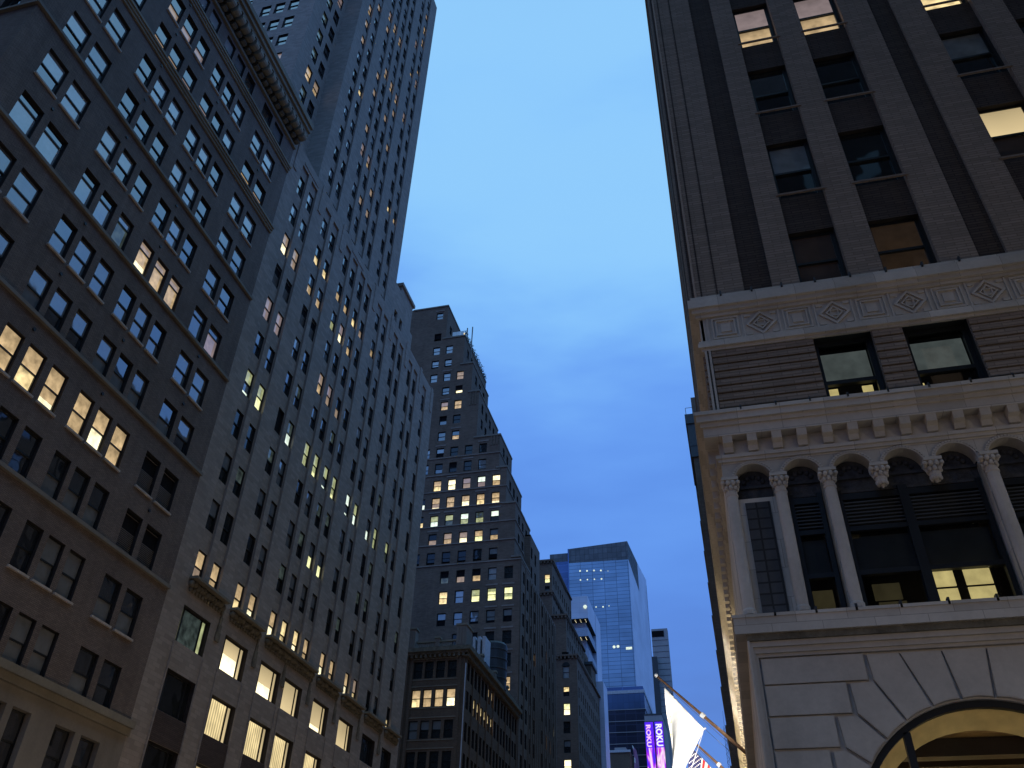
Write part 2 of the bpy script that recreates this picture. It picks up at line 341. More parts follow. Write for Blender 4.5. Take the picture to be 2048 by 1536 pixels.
#@@PARTS
# ================================================================== brown brick building on the left
rt = thing('brick_building', (-28, 25, -1.6), 'brown brick building with bracketed cornice, nearest on the left', 'building')
L = []; mb = MB(); F = FE(-28)
cols = [(16.5, 17.85), (18.25, 19.6), (21.05, 22.15), (22.5, 23.6), (24.02, 25.1), (26.0, 27.07), (27.43, 28.5), (28.86, 29.95), (31.45, 32.75), (33.17, 34.5)]
rows = [13.0, 16.5, 20.0, 23.38, 26.8, 30.25, 33.68, 37.1, 40.55, 43.93, 47.33, 50.7, 54.03]
ops = [(a, b, t-2.1, t) for t in rows for a, b in cols]
facade(mb, F, 14.9, 36.15, 10.3, 57.0, ops, .28, 'brick_brown', rmat='reveal_shade')
lit = {(47.33, 2): 'gz', (47.33, 3): 'gz', (50.7, 2): 'gm', (50.7, 3): 'gp', (50.7, 4): 'gp', (47.33, 4): 'gp', (47.33, 5): 'gp', (47.33, 8): 'go', (47.33, 9): 'gz', (54.03, 7): 'gB', (54.03, 8): 'gB',
       (33.68, 0): 'TgB', (33.68, 1): 'TgB', (33.68, 2): 'TgB', (33.68, 3): 'TgB', (33.68, 4): 'TBt', (33.68, 5): 'Tmx', (33.68, 6): 'Tmo', (33.68, 7): 'Tmo', (33.68, 8): 'Tbb', (33.68, 9): 'Tbp',
       (19.999, 0): 'gg'}
for j in range(2, 8): lit[(23.38, j)] = ['oo', 'ow', 'ox', 'oo', 'oh', 'oo'][j-2]
for j in (8, 9): lit[(23.38, j)] = 'L'; lit[(20.0, j)] = 'L'
for t in rows:
    for j, (a, b) in enumerate(cols):
        k = lit.get((t, j)) or (random.choice(['gg', 'BB', 'Bg', 'bb', 'BB']) if t > 32 else random.choice(['bb', 'bg', 'bb', 'gb']) if t > 22 else random.choice(['bb', 'gg', 'gb']))
        led = rows.index(t) % 2 == 0
        win(L, F, a, b, t-2.1, t, k, -.2, 'frame_black', sill=None if led and t > 14 else 'sill_pale')
# stone base with its own windows
ops = [(a, b, 7.3, 9.62) for a, b in cols]
facade(mb, F, 14.9, 36.15, -1.6, 10.3, ops+[(a, b, 1.0, 5.4) for a, b in ((16.5, 19.6), (21.05, 25.1), (26, 29.95), (31.45, 34.5))], .4, 'trim_stone', .04)
for a, b in cols: win(L, F, a, b, 7.3, 9.62, random.choice(['gg', 'bb']), -.3)
for a, b in ((16.5, 19.6), (21.05, 25.1), (26, 29.95), (31.45, 34.5)): win(L, F, a, b, 1.0, 5.4, 'oo', -.3)
# south wall and the rest of the block
FSb = FS(14.9); sops = [(-30.5-1.9*i, -29.35-1.9*i, t-2.1, t) for t in rows[8:] for i in range(0, 6)]
facade(mb, FSb, -60, -28, -1.6, 57, sops, .38, 'brick_brown', rmat='reveal_shade')
for a, b, c, d in sops: win(L, FSb, a, b, c, d, 'gg', -.3)
mb.box(-60, -28, 14.9, 36.15, -1.6, 56.9, 'tar_roof', 'esb'); mb.build('wall', rt)
def strip(root, name, z0, z1, p, mat, y0=14.9, y1=36.15, x=-28, west=-60):
    m = MB(); m.box(x, x+p, y0-p, y1, z0, z1, mat, 'w'); m.box(west, x, y0-p, y0, z0, z1, mat, 'en'); return m.build(name, root)
for i, z in enumerate([17.82, 24.7, 31.5, 38.4]): strip(rt, 'ledge', z-.14, z+.04, .16, 'trim_stone')
for z in (45.05, 51.8):
    for dz, p in ((-.12, .12), (.06, .2), (.24, .28)): strip(rt, 'ledge', z+dz-.14, z+dz+.02, p, 'band_stone')
strip(rt, 'base_cornice', 10.3, 10.62, .22, 'band_stone'); strip(rt, 'base_cornice', 10.62, 10.95, .38, 'band_stone')
m = MB()
for z0, z1, p in ((54.35, 54.6, .18), (55.75, 56.05, .95), (56.05, 56.45, 1.12), (56.45, 56.95, 1.28)):
    m.box(-28, -28+p, 14.9-p, 36.15, z0, z1, 'band_stone'); m.box(-60, -28, 14.9-p, 14.9, z0, z1, 'band_stone', 'en')
m.build('cornice', rt)
for i in range(32):
    y = 15.25+i*.662; m = MB()
    m.fbox(F, y-.2, y+.2, 55.3, 55.74, .02, .95, 'bracket_stone'); m.fbox(F, y-.17, y+.17, 54.75, 55.2, .02, .5, 'relief_stone')
    m.tube((-28+.72, y-.22, 55.3), (-28+.72, y+.22, 55.3), .33, .33, 'bracket_stone', 12); m.tube((-28+.3, y-.2, 54.85), (-28+.3, y+.2, 54.85), .2, .2, 'relief_stone', 8)
    m.build('bracket', rt)
for t in rows[2:]:
    for yy in (18.05, 22.32, 27.25, 32.95):
        if random.random() < .55:
            m = MB(); m.tube((-28, yy, t+.62), (-27.93, yy, t+.62), .085, .085, 'frame_black', 8); m.build('wall_anchor', rt)
finish_windows(L, rt)
# ================================================================== limestone skyscraper
rt = thing('limestone_skyscraper', (-28, 53, -1.6), 'tall pale limestone skyscraper with big lit lower windows, beyond the brown brick building', 'skyscraper')
L = []; mb = MB(); F = FE(-28)
C = [37.87, 39.52, 42.35, 43.97, 46.75, 48.38, 50.15, 51.75, 54.52, 56.15, 58.93, 60.55, 63.33, 64.95, 67.82]
rz = [20.92+3.265*i for i in range(11)]
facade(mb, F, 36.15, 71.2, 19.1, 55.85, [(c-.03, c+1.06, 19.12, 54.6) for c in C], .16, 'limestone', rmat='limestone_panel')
for c in C: facade(mb, F, c-.03, c+1.06, 19.12, 54.6, [(c, c+1.02, t-1.92, t) for t in rz], .2, 'limestone', -.16, 'reveal_shade')
LIT = [(38.3, 45.5, 'mh'), (39.8, 46.4, 'mm'), (42.7, 48.9, 'gw'), (44.3, 48.7, 'gw'), (42.6, 45.6, 'bo'), (44.4, 45.5, 'bo'), (47.1, 48.9, 'go'), (48.7, 48.8, 'go'), (50.4, 48.9, 'gw'), (47.1, 45.5, 'by'), (48.6, 45.5, 'ph'),
 (52.1, 49.1, 'gm'), (50.4, 45.5, 'bo'), (54.8, 48.8, 'bo'), (38.3, 39.0, 'pp'), (39.9, 39.1, 'pp'), (38.3, 42.9, 'L'), (40.0, 42.9, 'L'), (42.6, 43.0, 'L'), (44.4, 43.0, 'L'), (38.3, 32.9, 'yk'), (39.9, 32.9, 'yY'),
 (47.1, 39.1, 'mo'), (48.8, 39.1, 'pm'), (50.5, 39.2, 'nm'), (44.3, 32.8, 'tc'), (42.9, 33.2, 'D'), (47.1, 32.9, 'yy'), (48.7, 32.9, 'yu'), (50.3, 33.0, 'yk'), (52.2, 33.1, 'yu'), (54.6, 32.9, 'ck'), (56.5, 32.9, 'yc'), (59.1, 32.8, 'bc'),
 (60.7, 32.9, 'yy'), (63.4, 33.3, 'yt'), (50.4, 26.2, 'bY'), (51.9, 26.2, 'bY'), (42.5, 20.0, 'ow'), (44.3, 20.0, 'oh'), (46.9, 20.0, 'oh'), (48.6, 20.0, 'ww'), (50.3, 20.0, 'wh'), (52.0, 20.0, 'oo'), (54.6, 20.0, 'oh'), (56.2, 20.0, 'oo'),
 (58.9, 20.0, 'oh'), (60.7, 20.0, 'mw'), (68.0, 20.0, 'nw'), (38.0, 20.0, 'oz'), (39.8, 20.0, 'oo'), (38.3, 29.6, 'nn'), (39.9, 29.6, 'nn')]
for c in C:
    for t in rz:
        dk = random.choice(['gg', 'Bg', 'bb', 'gg']) if t > 40 else random.choice(['gg', 'bg', 'bq', 'tg', 'gn']) if t > 32 else random.choice(['bq', 'bn', 'nn', 'tn', 'bb'])
        win(L, F, c, c+1.02, t-1.92, t, near_code(LIT, c+.5, t-.95, dk), -.29)
BAL = [(37.65, 41.35), (42.15, 45.8), (46.6, 53.6), (54.3, 57.9), (58.65, 62.4), (63.2, 66.9), (67.6, 70.5)]
WIDE = [(37.85, 40.6), (42.3, 45.0), (46.7, 49.4), (50.02, 52.62), (54.42, 57.0), (58.9, 61.5), (63.4, 66.0), (67.6, 69.7)]
wo = []
for i, (a, b) in enumerate(WIDE):
    for r, (z0, z1) in enumerate(((15.6, 17.55), (12.08, 14.15), (8.4, 10.6), (3.2, 6.4))):
        wo.append((a, b, z0, z1))
        if i == 0: k = ('3ty', '3nn', '3nn', '3nn')[r]
        elif r == 0: k = ['', '3xC', '3xC', '3CC', '3xC', '3CC', '3nn', '3nn'][i]
        elif r == 1: k = '3KC' if i < 6 else '3nn'
        else: k = '3CC' if i < 4 else '3KC'
        win(L, F, a, b, z0, z1, k, -.3, bf=[.3, .55, .42, .16, .2, .3, .3, .3][i], t=.07)
facade(mb, F, 36.15, 71.2, -1.6, 19.1, wo, .36, 'limestone', rmat='reveal_shade')
for a, b in WIDE:
    for z0, z1 in ((10.62, 12.06), (6.42, 8.38)): mb.fbox(F, a, b, z0, z1, .0, .03, 'brick_black')
    for q in (a-.12, b+.04): mb.fbox(F, q, q+.08, 8, 15.5, 0, .07, 'limestone')
# tower, south wall, recessed corner
TF = FE(-28.57); TC = [42.47, 44.1, 46.77, 48.32, 50.03, 51.63, 54.2, 55.92]; tz = [57.4+3.1*i for i in range(24)]
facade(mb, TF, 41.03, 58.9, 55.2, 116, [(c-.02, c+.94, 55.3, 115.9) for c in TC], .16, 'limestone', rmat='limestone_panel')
for c in TC: facade(mb, TF, c-.02, c+.94, 55.3, 115.9, [(c, c+.92, t-1.85, t) for t in tz if t < 115], .2, 'limestone', -.16, 'reveal_shade')
TL = [(43.0, 87.5, 'mo'), (44.5, 87.3, 'gB'), (47.2, 87.2, 'gB'), (48.8, 87.3, 'BB'), (47.2, 84.2, 'BB'), (48.8, 84.1, 'mo'), (50.4, 87.4, 'BB'), (50.3, 84, 'mo'), (51.9, 84.1, 'po'), (44.6, 74.5, 'gw'), (50.4, 93.5, 'mo'), (54.6, 93.5, 'bo'),
 (56.2, 96, 'go'), (56.2, 105.5, 'oo'), (56.2, 93.5, 'pm'), (54.6, 84, 'pm'), (47.0, 93.4, 'po'), (48.8, 93.5, 'mo'), (47.2, 68.8, 'pp'), (48.8, 68.8, 'po'), (50.4, 68.8, 'BB'), (52.0, 68.8, 'BB'), (54.6, 68.3, 'gw'), (56.3, 68.4, 'go'), (56.2, 102, 'mo'), (54.6, 99.6, 'pp')]
for c in TC:
    for t in tz:
        if t < 115: win(L, TF, c, c+.92, t-1.85, t, near_code(TL, c+.45, t-.9, random.choice(['gg', 'BB', 'Bg', 'gb', 'bb', 'gq', 'gd', 'mB'])), -.29)
RF = FE(-30.4)
facade(mb, RF, 36.2, 41.03, 55.2, 132, [(c, c+.98, t-1.85, t) for c in (37.87, 39.47) for t in tz], .24, 'limestone', rmat='reveal_shade')
for c in (37.87, 39.47):
    for t in tz: win(L, RF, c, c+.98, t-1.85, t, near_code([(38.3, 69, 'ox'), (39.9, 69, 'mo'), (39.9, 84, 'pp')], c+.5, t-.9, 'tn' if c < 39 else 'nn'), -.17)
SF = FS(36.2); SC = [-33.22, -34.75, -36.25, -38.75, -41.8, -43.4, -46.5]
facade(mb, SF, -52, -30.4, 50, 132, [(c, c+1.04, t-1.8, t) for c in SC for t in tz], .22, 'limestone', rmat='reveal_shade')
for c in SC:
    for t in tz: win(L, SF, c, c+1.04, t-1.8, t, 'pz' if abs(t-69.8) < .2 and c == SC[0] else 'gg', -.16)
mb.face([(-30.4, 41.03, 55), (-28.57, 41.03, 55), (-28.57, 41.03, 132), (-30.4, 41.03, 132)], 'limestone')
mb.box(-52, -28.57, 58.7, 58.9, 55, 116, 'limestone', 'we'); mb.box(-52, -29.6, 41, 57.3, 116, 134, 'limestone', 'b'); mb.box(-52, -30.41, 36.21, 41, 131, 132, 'limestone')
mb.face([(-52, 41, 116), (-28.57, 41, 116), (-28.57, 58.9, 116), (-52, 58.9, 116)], 'tar_roof')
mb.box(-60, -28, 71.0, 71.2, -1.6, 55.85, 'limestone', 'we'); mb.face([(-60, 36.2, 55.1), (-28, 36.2, 55.1), (-28, 71.2, 55.1), (-60, 71.2, 55.1)], 'tar_roof')
mb.box(-28.5, -28.001, 36.2, 71.2, 55.0, 55.85, 'limestone', 'eb')
for y in (36.6, 41.2, 45.6, 53.4, 57.8, 62.2, 66.6, 70.3): mb.fbox(F, y, y+.55, 52.9, 56.05, .0, .07, 'limestone')
for y in (38, 47.9): mb.fbox(F, y, y+2.6, 54.9, 55.1, 0, .05, 'limestone')
mb.build('wall', rt)
m = MB(); BF = FE(-28.6); bo = [(59.5, 60.3, 56.3, 58.4), (61.0, 61.75, 56.3, 58.4)]
facade(m, BF, 58.9, 62.3, 55.1, 61.6, bo, .3, 'limestone')
m.box(-36, -28.6, 58.9, 62.3, 61.4, 61.6, 'tar_roof', 'e'); m.box(-36, -29.4, 62.3, 66.5, 55.1, 60.6, 'limestone', 'b'); m.box(-36, -28.6, 62.25, 62.3, 55.1, 61.6, 'limestone', 'es'); m.build('penthouse_wing', rt)
for a, b, c, d in bo: win(L, BF, a, b, c, d, 'gn', -.25)
m = MB(); m.box(-32.4, -29.6, 62.6, 66.2, 60.6, 64.6, 'limestone', 'b'); m.box(-32.6, -29.4, 62.4, 66.4, 64.6, 65.0, 'limestone'); m.blob((-31.0, 64.7, 65.0), .7, 'concrete', 7, .7); m.build('chimney', rt)
for a, b in BAL:                                       # carved ledges with a bulging relief underside
    m = MB(); m.fbox(F, a, b, 18.95, 19.1, 0, .5, 'band_stone')
    k = int((b-a)/.3)
    for i in range(k):
        y = a+(i+.5)*(b-a)/k
        m.blob((-27.86, y, 18.72+.05*math.sin(i*2.1)), .18, 'relief_stone', 6, 1.1); m.blob((-27.93, y+.1, 18.45), .12, 'relief_stone', 5, 1.3)
    m.build('balcony_ledge', rt)
for (a, b), (c, d) in zip(WIDE, WIDE[1:]):             # pointed relief on the piers
    y = (b+c)/2; m = MB()
    for i, (z, w) in enumerate(((17.3, .42), (17.75, .34), (18.2, .24), (18.6, .12))): m.fbox(F, y-w/2, y+w/2, z-.5, z, 0, .1-.015*i, 'relief_stone')
    m.build('pier_relief', rt)
finish_windows(L, rt)
# ================================================================== loft building with balustrade
rt = thing('loft_building', (-28, 90, -1.6), 'low dark building with balustraded roof at the foot of the stepped skyscraper', 'building')
L = []; mb = MB(); F = FS(88.6); G_ = FE(-28)
xc = [(-33.93, -32.93), (-32.62, -31.65), (-31.3, -30.32), (-29.95, -28.95)]
rr = [31.85, 28.8, 25.5, 22.35, 19.1, 15.9]
facade(mb, F, -36, -28, -1.6, 33.0, [(a, b, t-1.85, t) for a, b in xc for t in rr], .3, 'brick_loft', rmat='reveal_shade')
for t in rr:
    for j, (a, b) in enumerate(xc):
        k = {28.8: ['ow', 'oo', 'oo', 'oh'][j], 31.85: 'nn', 25.5: ['bb', 'bn', 'bn', 'nn'][j]}.get(t, 'nn')
        win(L, F, a, b, t-1.85, t, k, -.25)
    mb.fbox(F, -34.3, -28.6, t+.25, t+.36, 0, .06, 'band_stone'); mb.fbox(F, -34.1, -28.8, t-2.05, t-1.95, 0, .05, 'band_stone')
yc = []
for i in range(8):
    y = 89.6+i*2.95; yc += [(y, y+.92), (y+1.45, y+2.37)]
facade(mb, G_, 88.6, 113, -1.6, 33.0, [(a, b, t-1.9, t) for a, b in yc for t in rr], .28, 'brick_loft', rmat='reveal_shade')
for t in rr:
    for a, b in yc:
        k = 'wo' if t == 28.8 and 92 < a < 101 else 'oo' if t == 31.85 and 98 < a < 100 else random.choice(['nn', 'nn', 'bn', 'gn', 'bg'])
        win(L, G_, a, b, t-1.9, t, k, -.22)
for i in range(9): mb.fbox(G_, 88.85+i*2.95, 89.15+i*2.95, 6, 32.4, 0, .12, 'brick_loft')
for x in (-34.9, -34.3, -28.7): mb.fbox(F, x, x+.3, 6, 32.4, 0, .1, 'brick_loft')
mb.face([(-36, 88.6, 32.9), (-28, 88.6, 32.9), (-28, 113, 32.9), (-36, 113, 32.9)], 'tar_roof'); mb.box(-36, -28, 112.8, 113, -1.6, 33, 'brick_loft', 'ew'); mb.box(-36, -35.8, 88.6, 113, -1.6, 33, 'brick_loft', 'ns')
mb.build('wall', rt)
m = MB()
for z0, z1, p in ((32.35, 32.55, .2), (32.55, 32.8, .45), (32.8, 33.25, .7)): m.box(-28, -28+p, 88.6-p, 113, z0, z1, 'relief_stone', 'w'); m.box(-36, -28, 88.6-p, 88.6, z0, z1, 'relief_stone', 'en')
for i in range(45): m.fbox(G_, 88.4+i*.55, 88.65+i*.55, 32.2, 32.56, 0, .42, 'relief_stone')
for i in range(14): m.fbox(F, -35.4+i*.55, -35.15+i*.55, 32.2, 32.56, 0, .42, 'relief_stone')
m.build('cornice', rt)
m = MB(); m.box(-33.9, -29.1, 88.5, 88.8, 34.0, 34.2, 'band_stone'); m.box(-33.9, -29.1, 88.5, 88.8, 33.25, 33.4, 'band_stone')
for i in range(20): m.lathe(-33.7+i*.235, 88.65, [(.05, 33.4), (.085, 33.55), (.04, 33.8), (.06, 34.0)], 'band_stone', 6)
for i in range(36):
    y = 91+i*.58; m.lathe(-28.15, y, [(.05, 33.4), (.085, 33.55), (.04, 33.8), (.06, 34.0)], 'band_stone', 5)
m.box(-28.3, -28, 90.8, 112, 34.0, 34.2, 'band_stone'); m.build('balustrade', rt)
for x0, x1, y0, y1, h in ((-34.85, -34.0, 88.3, 89.2, 35.8), (-31.6, -31.1, 88.4, 88.9, 34.6), (-29.1, -27.95, 88.3, 90.6, 35.9), (-28.3, -27.9, 95, 95.5, 34.7), (-28.3, -27.9, 101, 101.5, 34.7), (-28.3, -27.9, 107, 107.5, 34.7)):
    m = MB(); m.box(x0, x1, y0, y1, 33.25, h-.25, 'limestone_panel', 'b'); m.box(x0-.1, x1+.1, y0-.1, y1+.1, h-.25, h, 'band_stone')
    for i in range(3): m.box(x0+.1+i*(x1-x0-.2)/3, x0+.1+(i+.55)*(x1-x0-.2)/3, y0-.06, y0, 33.5, h-.35, 'limestone_panel')
    m.build('parapet_pier', rt)
m = MB(); m.tube((-27.86, 88.48, 8), (-27.86, 88.48, 31.4), .07, .07, 'metal_pale', 8); m.build('downpipe', rt)
finish_windows(L, rt)
o = MB()
for i in range(3): o.box(-29.6+i*.62, -29.25+i*.62, 96.2, 98.6, 34.2, 37.3, 'metal_pale')
o.box(-29.8, -27.9, 96.4, 98.4, 32.9, 34.2, 'metal_dark', 'b'); o.box(-29.2, -28.1, 96.5, 98.3, 36.9, 37.1, 'metal_pale')
tag(o.build('cooling_unit'), 'pale finned cooling unit on the low balustraded roof', 'cooling unit')
o = MB(); o.lathe(-28.9, 103.5, [(0, 33), (1.7, 33), (1.7, 38.6), (1.5, 38.9), (0, 39.3)], 'metal_dark', 24)
for z in (34.2, 35.4, 36.6, 37.8): o.lathe(-28.9, 103.5, [(1.7, z), (1.78, z+.05), (1.78, z+.15), (1.7, z+.2)], 'frame_grey', 24)
tag(o.build('roof_tank', smooth=False), 'round dark hooped tank on the low roof, beside the stepped skyscraper', 'tank')
# ================================================================== stepped skyscraper
rt = thing('stepped_skyscraper', (-36, 120, -1.6), 'grey brick skyscraper climbing in many setbacks with warm lit middle floors', 'skyscraper')
L = []; mb = MB(); F = FS(113)
T = [(-43.2, 109.5, 120.7), (-39.4, 101.3, 127.7), (-37.5, 94.6, 123.5), (-36.0, 88.1, 125.9), (-31.85, 78.3, 121), (-30.55, 71.9, 123.2), (-28.95, 65.2, 123), (-28.0, 55.9, 119.5)]
XC = [-30.42, -32.95, -35.43, -37.92, -40.45, -42.92, -45.4, -47.9]; ZR = [37.95+3.24*i for i in range(-6, 12)]+[76.8, 80.12, 83.4, 86.5, 89.7, 92.93, 96.1, 99.3, 102.6]
ZR = [z if z > 74 else z for z in ZR]
K = {99.3: {5: 'BB', 6: 'BB'}, 102.6: {6: 'D'}, 96.1: {6: 'BB', 5: 'BB'}, 92.93: {6: 'BB', 5: 'BB', 4: 'mm'}, 89.7: {5: 'gB', 4: 'dh'}, 86.5: {5: 'po', 4: 'oo'}, 83.4: {5: 'db', 4: 'nn'}, 80.12: {5: 'bb', 4: 'go'}, 76.8: {6: 'Bg', 5: 'Bd', 4: 'nn', 3: 'nn', 2: 'nn'}}
low = {11: {5: 'nb', 4: 'dn', 3: 'nn', 2: 'bb', 6: 'bg'}, 10: {5: 'ow', 4: 'hh', 3: 'pm', 2: 'cp', 1: 'ho'}, 9: {5: 'oz', 4: 'oo', 3: 'oh', 2: 'ow', 1: 'ox', 6: 'nc'}, 8: {5: 'yc', 4: 'yt', 3: 'cy', 2: 'ty', 1: 'cg', 6: 'nw'}, 7: {5: 'nm', 4: 'mo', 3: 'mh', 2: 'oY', 1: 'bo'},
       6: {5: 'nn', 4: 'nn', 3: 'nn', 2: 'nn', 1: 'bd', 6: 'nn'}, 5: {4: 'dt', 3: 'dm', 2: 'do', 1: 'BB', 0: 'nn'}, 4: {4: 'ww', 3: 'BB', 2: 'yY', 1: 'uY', 0: 'Yu'}, 3: {4: 'bd', 3: 'bb', 2: 'bq', 1: 'bq', 0: 'bd'}, 2: {3: 'nn', 2: 'nn', 1: 'nn', 0: 'nn'}, 1: {1: 'nn', 0: 'nn', 2: 'nn'}, 0: {0: 'oo', 1: 'nn'}}
ws = []
for i, d in low.items():
    t = 37.95+3.24*i+(.15 if i > 3 else 0)
    for c, k in d.items(): ws.append((XC[c], XC[c]+1.33, t-1.95, t, k))
for t, d in K.items():
    for c, k in d.items(): ws.append((XC[c], XC[c]+1.33, t-1.8, t, k))
ws.append((-45.4, -44.1, 106.2, 107.85, 'bb'))
zprev = -1.6
for i in range(len(T)-1, -1, -1):
    x, z, ye = T[i]
    lo = zprev if i < 7 else -1.6
    zz = (lo if i < 7 else -1.6, z)
    facade(mb, F, -62, x, zz[0], zz[1], [(a, b, c, d) for a, b, c, d, k in ws], .3, 'brick_grey', rmat='reveal_shade')
    zprev = z
for a, b, c, d, k in ws: win(L, F, a, b, c, d, k, -.24, t=.09)
TE = []
for i, (x, z, ye) in enumerate(T):
    lo = T[i+1][1] if i < 7 else -1.6
    G_ = FE(x); dep = min(lo, 200)
    cols = [y for y in (114.9, 117.4, 119.9, 122.4, 124.9) if y+1.1 < ye-.4]
    o_ = [(y, y+1.1, t-1.9, t) for y in cols for t in [37.95+3.24*j for j in range(-6, 24)] if t-1.9 > lo+.3 and t < z-.6]
    facade(mb, G_, 113, ye, lo-.0, z, o_, .28, 'brick_grey', rmat='reveal_shade')
    for a, b, c, d in o_: win(L, G_, a, b, c, d, random.choice(['nn', 'bn', 'gg', 'bb', 'nn', 'oo'] if random.random() < .3 else ['nn', 'gn', 'bn']), -.22)
    mb.box(-62, x, 113.01, ye, z-.25, z, 'tar_roof', 'es'); mb.box(-62, x, ye-.2, ye, lo, z, 'brick_grey', 'es')
# wing at street line beyond the lowest setback, and its long street front
G_ = FE(-28.0)
for (y0, y1, zt, x) in ((119.5, 126.3, 62.6, -28.0), (126.3, 139.5, 55.0, -28.0)):
    lo = -1.6; cols = [119.85+2.72*j for j in range(8)]
    o_ = [(y, y+1.1, t-1.9, t) for y in cols if y > y0 and y+1.1 < y1 for t in [37.95+3.24*j for j in range(-9, 9)] if t < zt-.6 and t > 1]
    facade(mb, FE(x), y0, y1, lo, zt, o_, .28, 'brick_grey', rmat='reveal_shade')
    for a, b, c, d in o_: win(L, FE(x), a, b, c, d, near_code([(123, 43.2, 'oo'), (125.8, 43.2, 'oo'), (131.6, 46.4, 'om'), (117.3, 36.8, 'oo'), (131.8, 33.5, 'oo'), (134.7, 33.5, 'po'), (140, 39.8, 'oy'), (131.8, 43.4, 'tt'), (137.5, 37, 'tc')], a+.5, (c+d)/2, random.choice(['nn', 'nn', 'bn', 'gn'])), -.22)
    mb.box(-62, x, y0, y1, zt-.25, zt, 'tar_roof', 'e'); mb.box(-62, x, y0, y0+.2, 40, zt, 'brick_grey', 'e'); mb.box(-62, x, y1-.2, y1, -1.6, zt, 'brick_grey', 'e')
for y in [113.2, 116.4]+[119.3+1.36*j for j in range(15)]: mb.fbox(G_, y, y+(.22 if y < 119 or (y-119.3) % 2.72 < .1 else .001), 5, 54.6 if y > 119 else 55.6, 0, .14, 'brick_grey')
for x0, z0, z1 in ((-31.9, 70.2, 78.2), (-36.1, 79, 88)):
    for j in range(3): mb.fbox(F, x0-1.6+.5*j, x0-1.35+.5*j, z0+6, z1, 0, .1, 'brick_grey')
mb.build('wall', rt)
for i, (x, z, ye) in enumerate(T):
    m = MB(); x0 = (T[i-1][0] if i else -49.8)-.5
    m.box(x0, x+.1, 112.85, 113, z-.25, z+.05, 'trim_stone'); m.box(x, x+.1, 113, ye, z-.25, z+.05, 'trim_stone'); m.build('coping', rt)
for t, x in ((74.75, -31.8), (71.4, -31.8), (68.3, -30.5), (65.2, -28.9), (62.0, -28.9), (58.8, -28.9), (55.35, -28.0)):
    m = MB(); m.box(-48, x+.08, 112.88, 113, t-.12, t+.06, 'limestone_panel'); m.box(x, x+.08, 113, 119, t-.12, t+.06, 'limestone_panel'); m.build('band_course', rt)
for a, b, c, d, k in ws:
    if a > -33.1 and (d < 52) or random.random() < .18:
        m = MB(); m.fbox(F, a-.25, b+.25, d+.35, d+.6, 0, .07, 'limestone_panel'); m.build('lintel', rt)
finish_windows(L, rt)
o = MB()                                               # glass rail, posts and planting along the upper terrace
for i in range(3): o.box(-41.9+i*.75, -41.9+i*.75+.7, 113.1, 113.14, 101.35, 102.5, 'glass_blind_light')
tag(o.build('glass_railing'), 'pale glass railing at the corner of the highest roof terrace', 'railing')
for i in range(9):
    o = MB(); y = 113.6+i*1.6
    for k in range(70):
        a, b, c = random.gauss(0, .28), random.gauss(0, .45), random.random()*random.uniform(.6, 1.9); s = .16
        p = Vector((-39.5+a*.5, y+b, 101.35+c)); n = Vector((random.uniform(-1, 1), random.uniform(-1, 1), random.uniform(-1, 1))).normalized(); q = n.orthogonal().normalized(); r = n.cross(q)
        o.face([p-q*s, p-r*s*.5, p+q*s, p+r*s*.5], 'leaf')
    o.tube((-39.55, y, 101.3), (-39.55, y, 102.6), .05, .03, 'leaf', 5); o.tube((-39.3, y+.7, 101.3), (-39.3, y+.7, 102.8), .03, .03, 'metal_dark', 5)
    tag(o.build('terrace_shrub'), 'small dark shrub in the row along the highest roof terrace edge', 'shrub', 'shrubs on the roof terrace')
for x in (-39.2, -38.2):
    o = MB(); o.box(x, x+.16, 113.2, 113.36, 101.3 if x < -39 else 94.6, 103.2 if x < -39 else 103.3, 'metal_dark'); tag(o.build('terrace_post'), ('short' if x < -39 else 'right-hand')+' dark post standing at the corner of the roof terrace', 'post')
o = thing('terrace_lamp', (-39.8, 113.4, 101.3), 'glowing round lamp on the highest roof terrace', 'lamp'); m = MB(); m.tube((-39.8, 113.4, 101.3), (-39.8, 113.4, 101.8), .04, .04, 'metal_dark', 6); m.build('post', o); m = MB(); m.blob((-39.8, 113.4, 102.0), .26, 'lit_white', 8); m.build('globe', o)
# ================================================================== building with arched window
rt = thing('arched_window_building', (-28, 165, -1.6), 'dark masonry building with one arched window on its narrow end wall', 'building')
L = []; mb = MB(); F = FS(160)
ws = [(-34.4, -33.3, 72.5, 74.3, 'wY'), (-34.35, -33.35, 70.6, 71.7, 'nb'), (-30.95, -29.6, 56.3, 57.8, 'nn'), (-30.8, -29.55, 52.7, 55.0, 'BB'), (-30.75, -29.6, 49.3, 51.1, 'wn'), (-30.75, -29.5, 45.9, 48.0, 'YH'), (-30.8, -29.5, 42.6, 44.7, 'nn'), (-30.75, -29.5, 39.2, 41.4, 'bn'), (-30.8, -29.45, 35.8, 38.1, 'HH'), (-30.8, -29.5, 32.3, 34.5, 'nn')]
for x, a, b in ((-28.0, -1.6, 57.2), (-30.0, 57.2, 65.4), (-32.8, 65.4, 77.5)):
    facade(mb, F, -50, x, a, b, [w[:4] for w in ws], .3, 'brick_grey', rmat='reveal_shade')
for a, b, c, d, k in ws: win(L, F, a, b, c, d, k, -.24, t=.08)
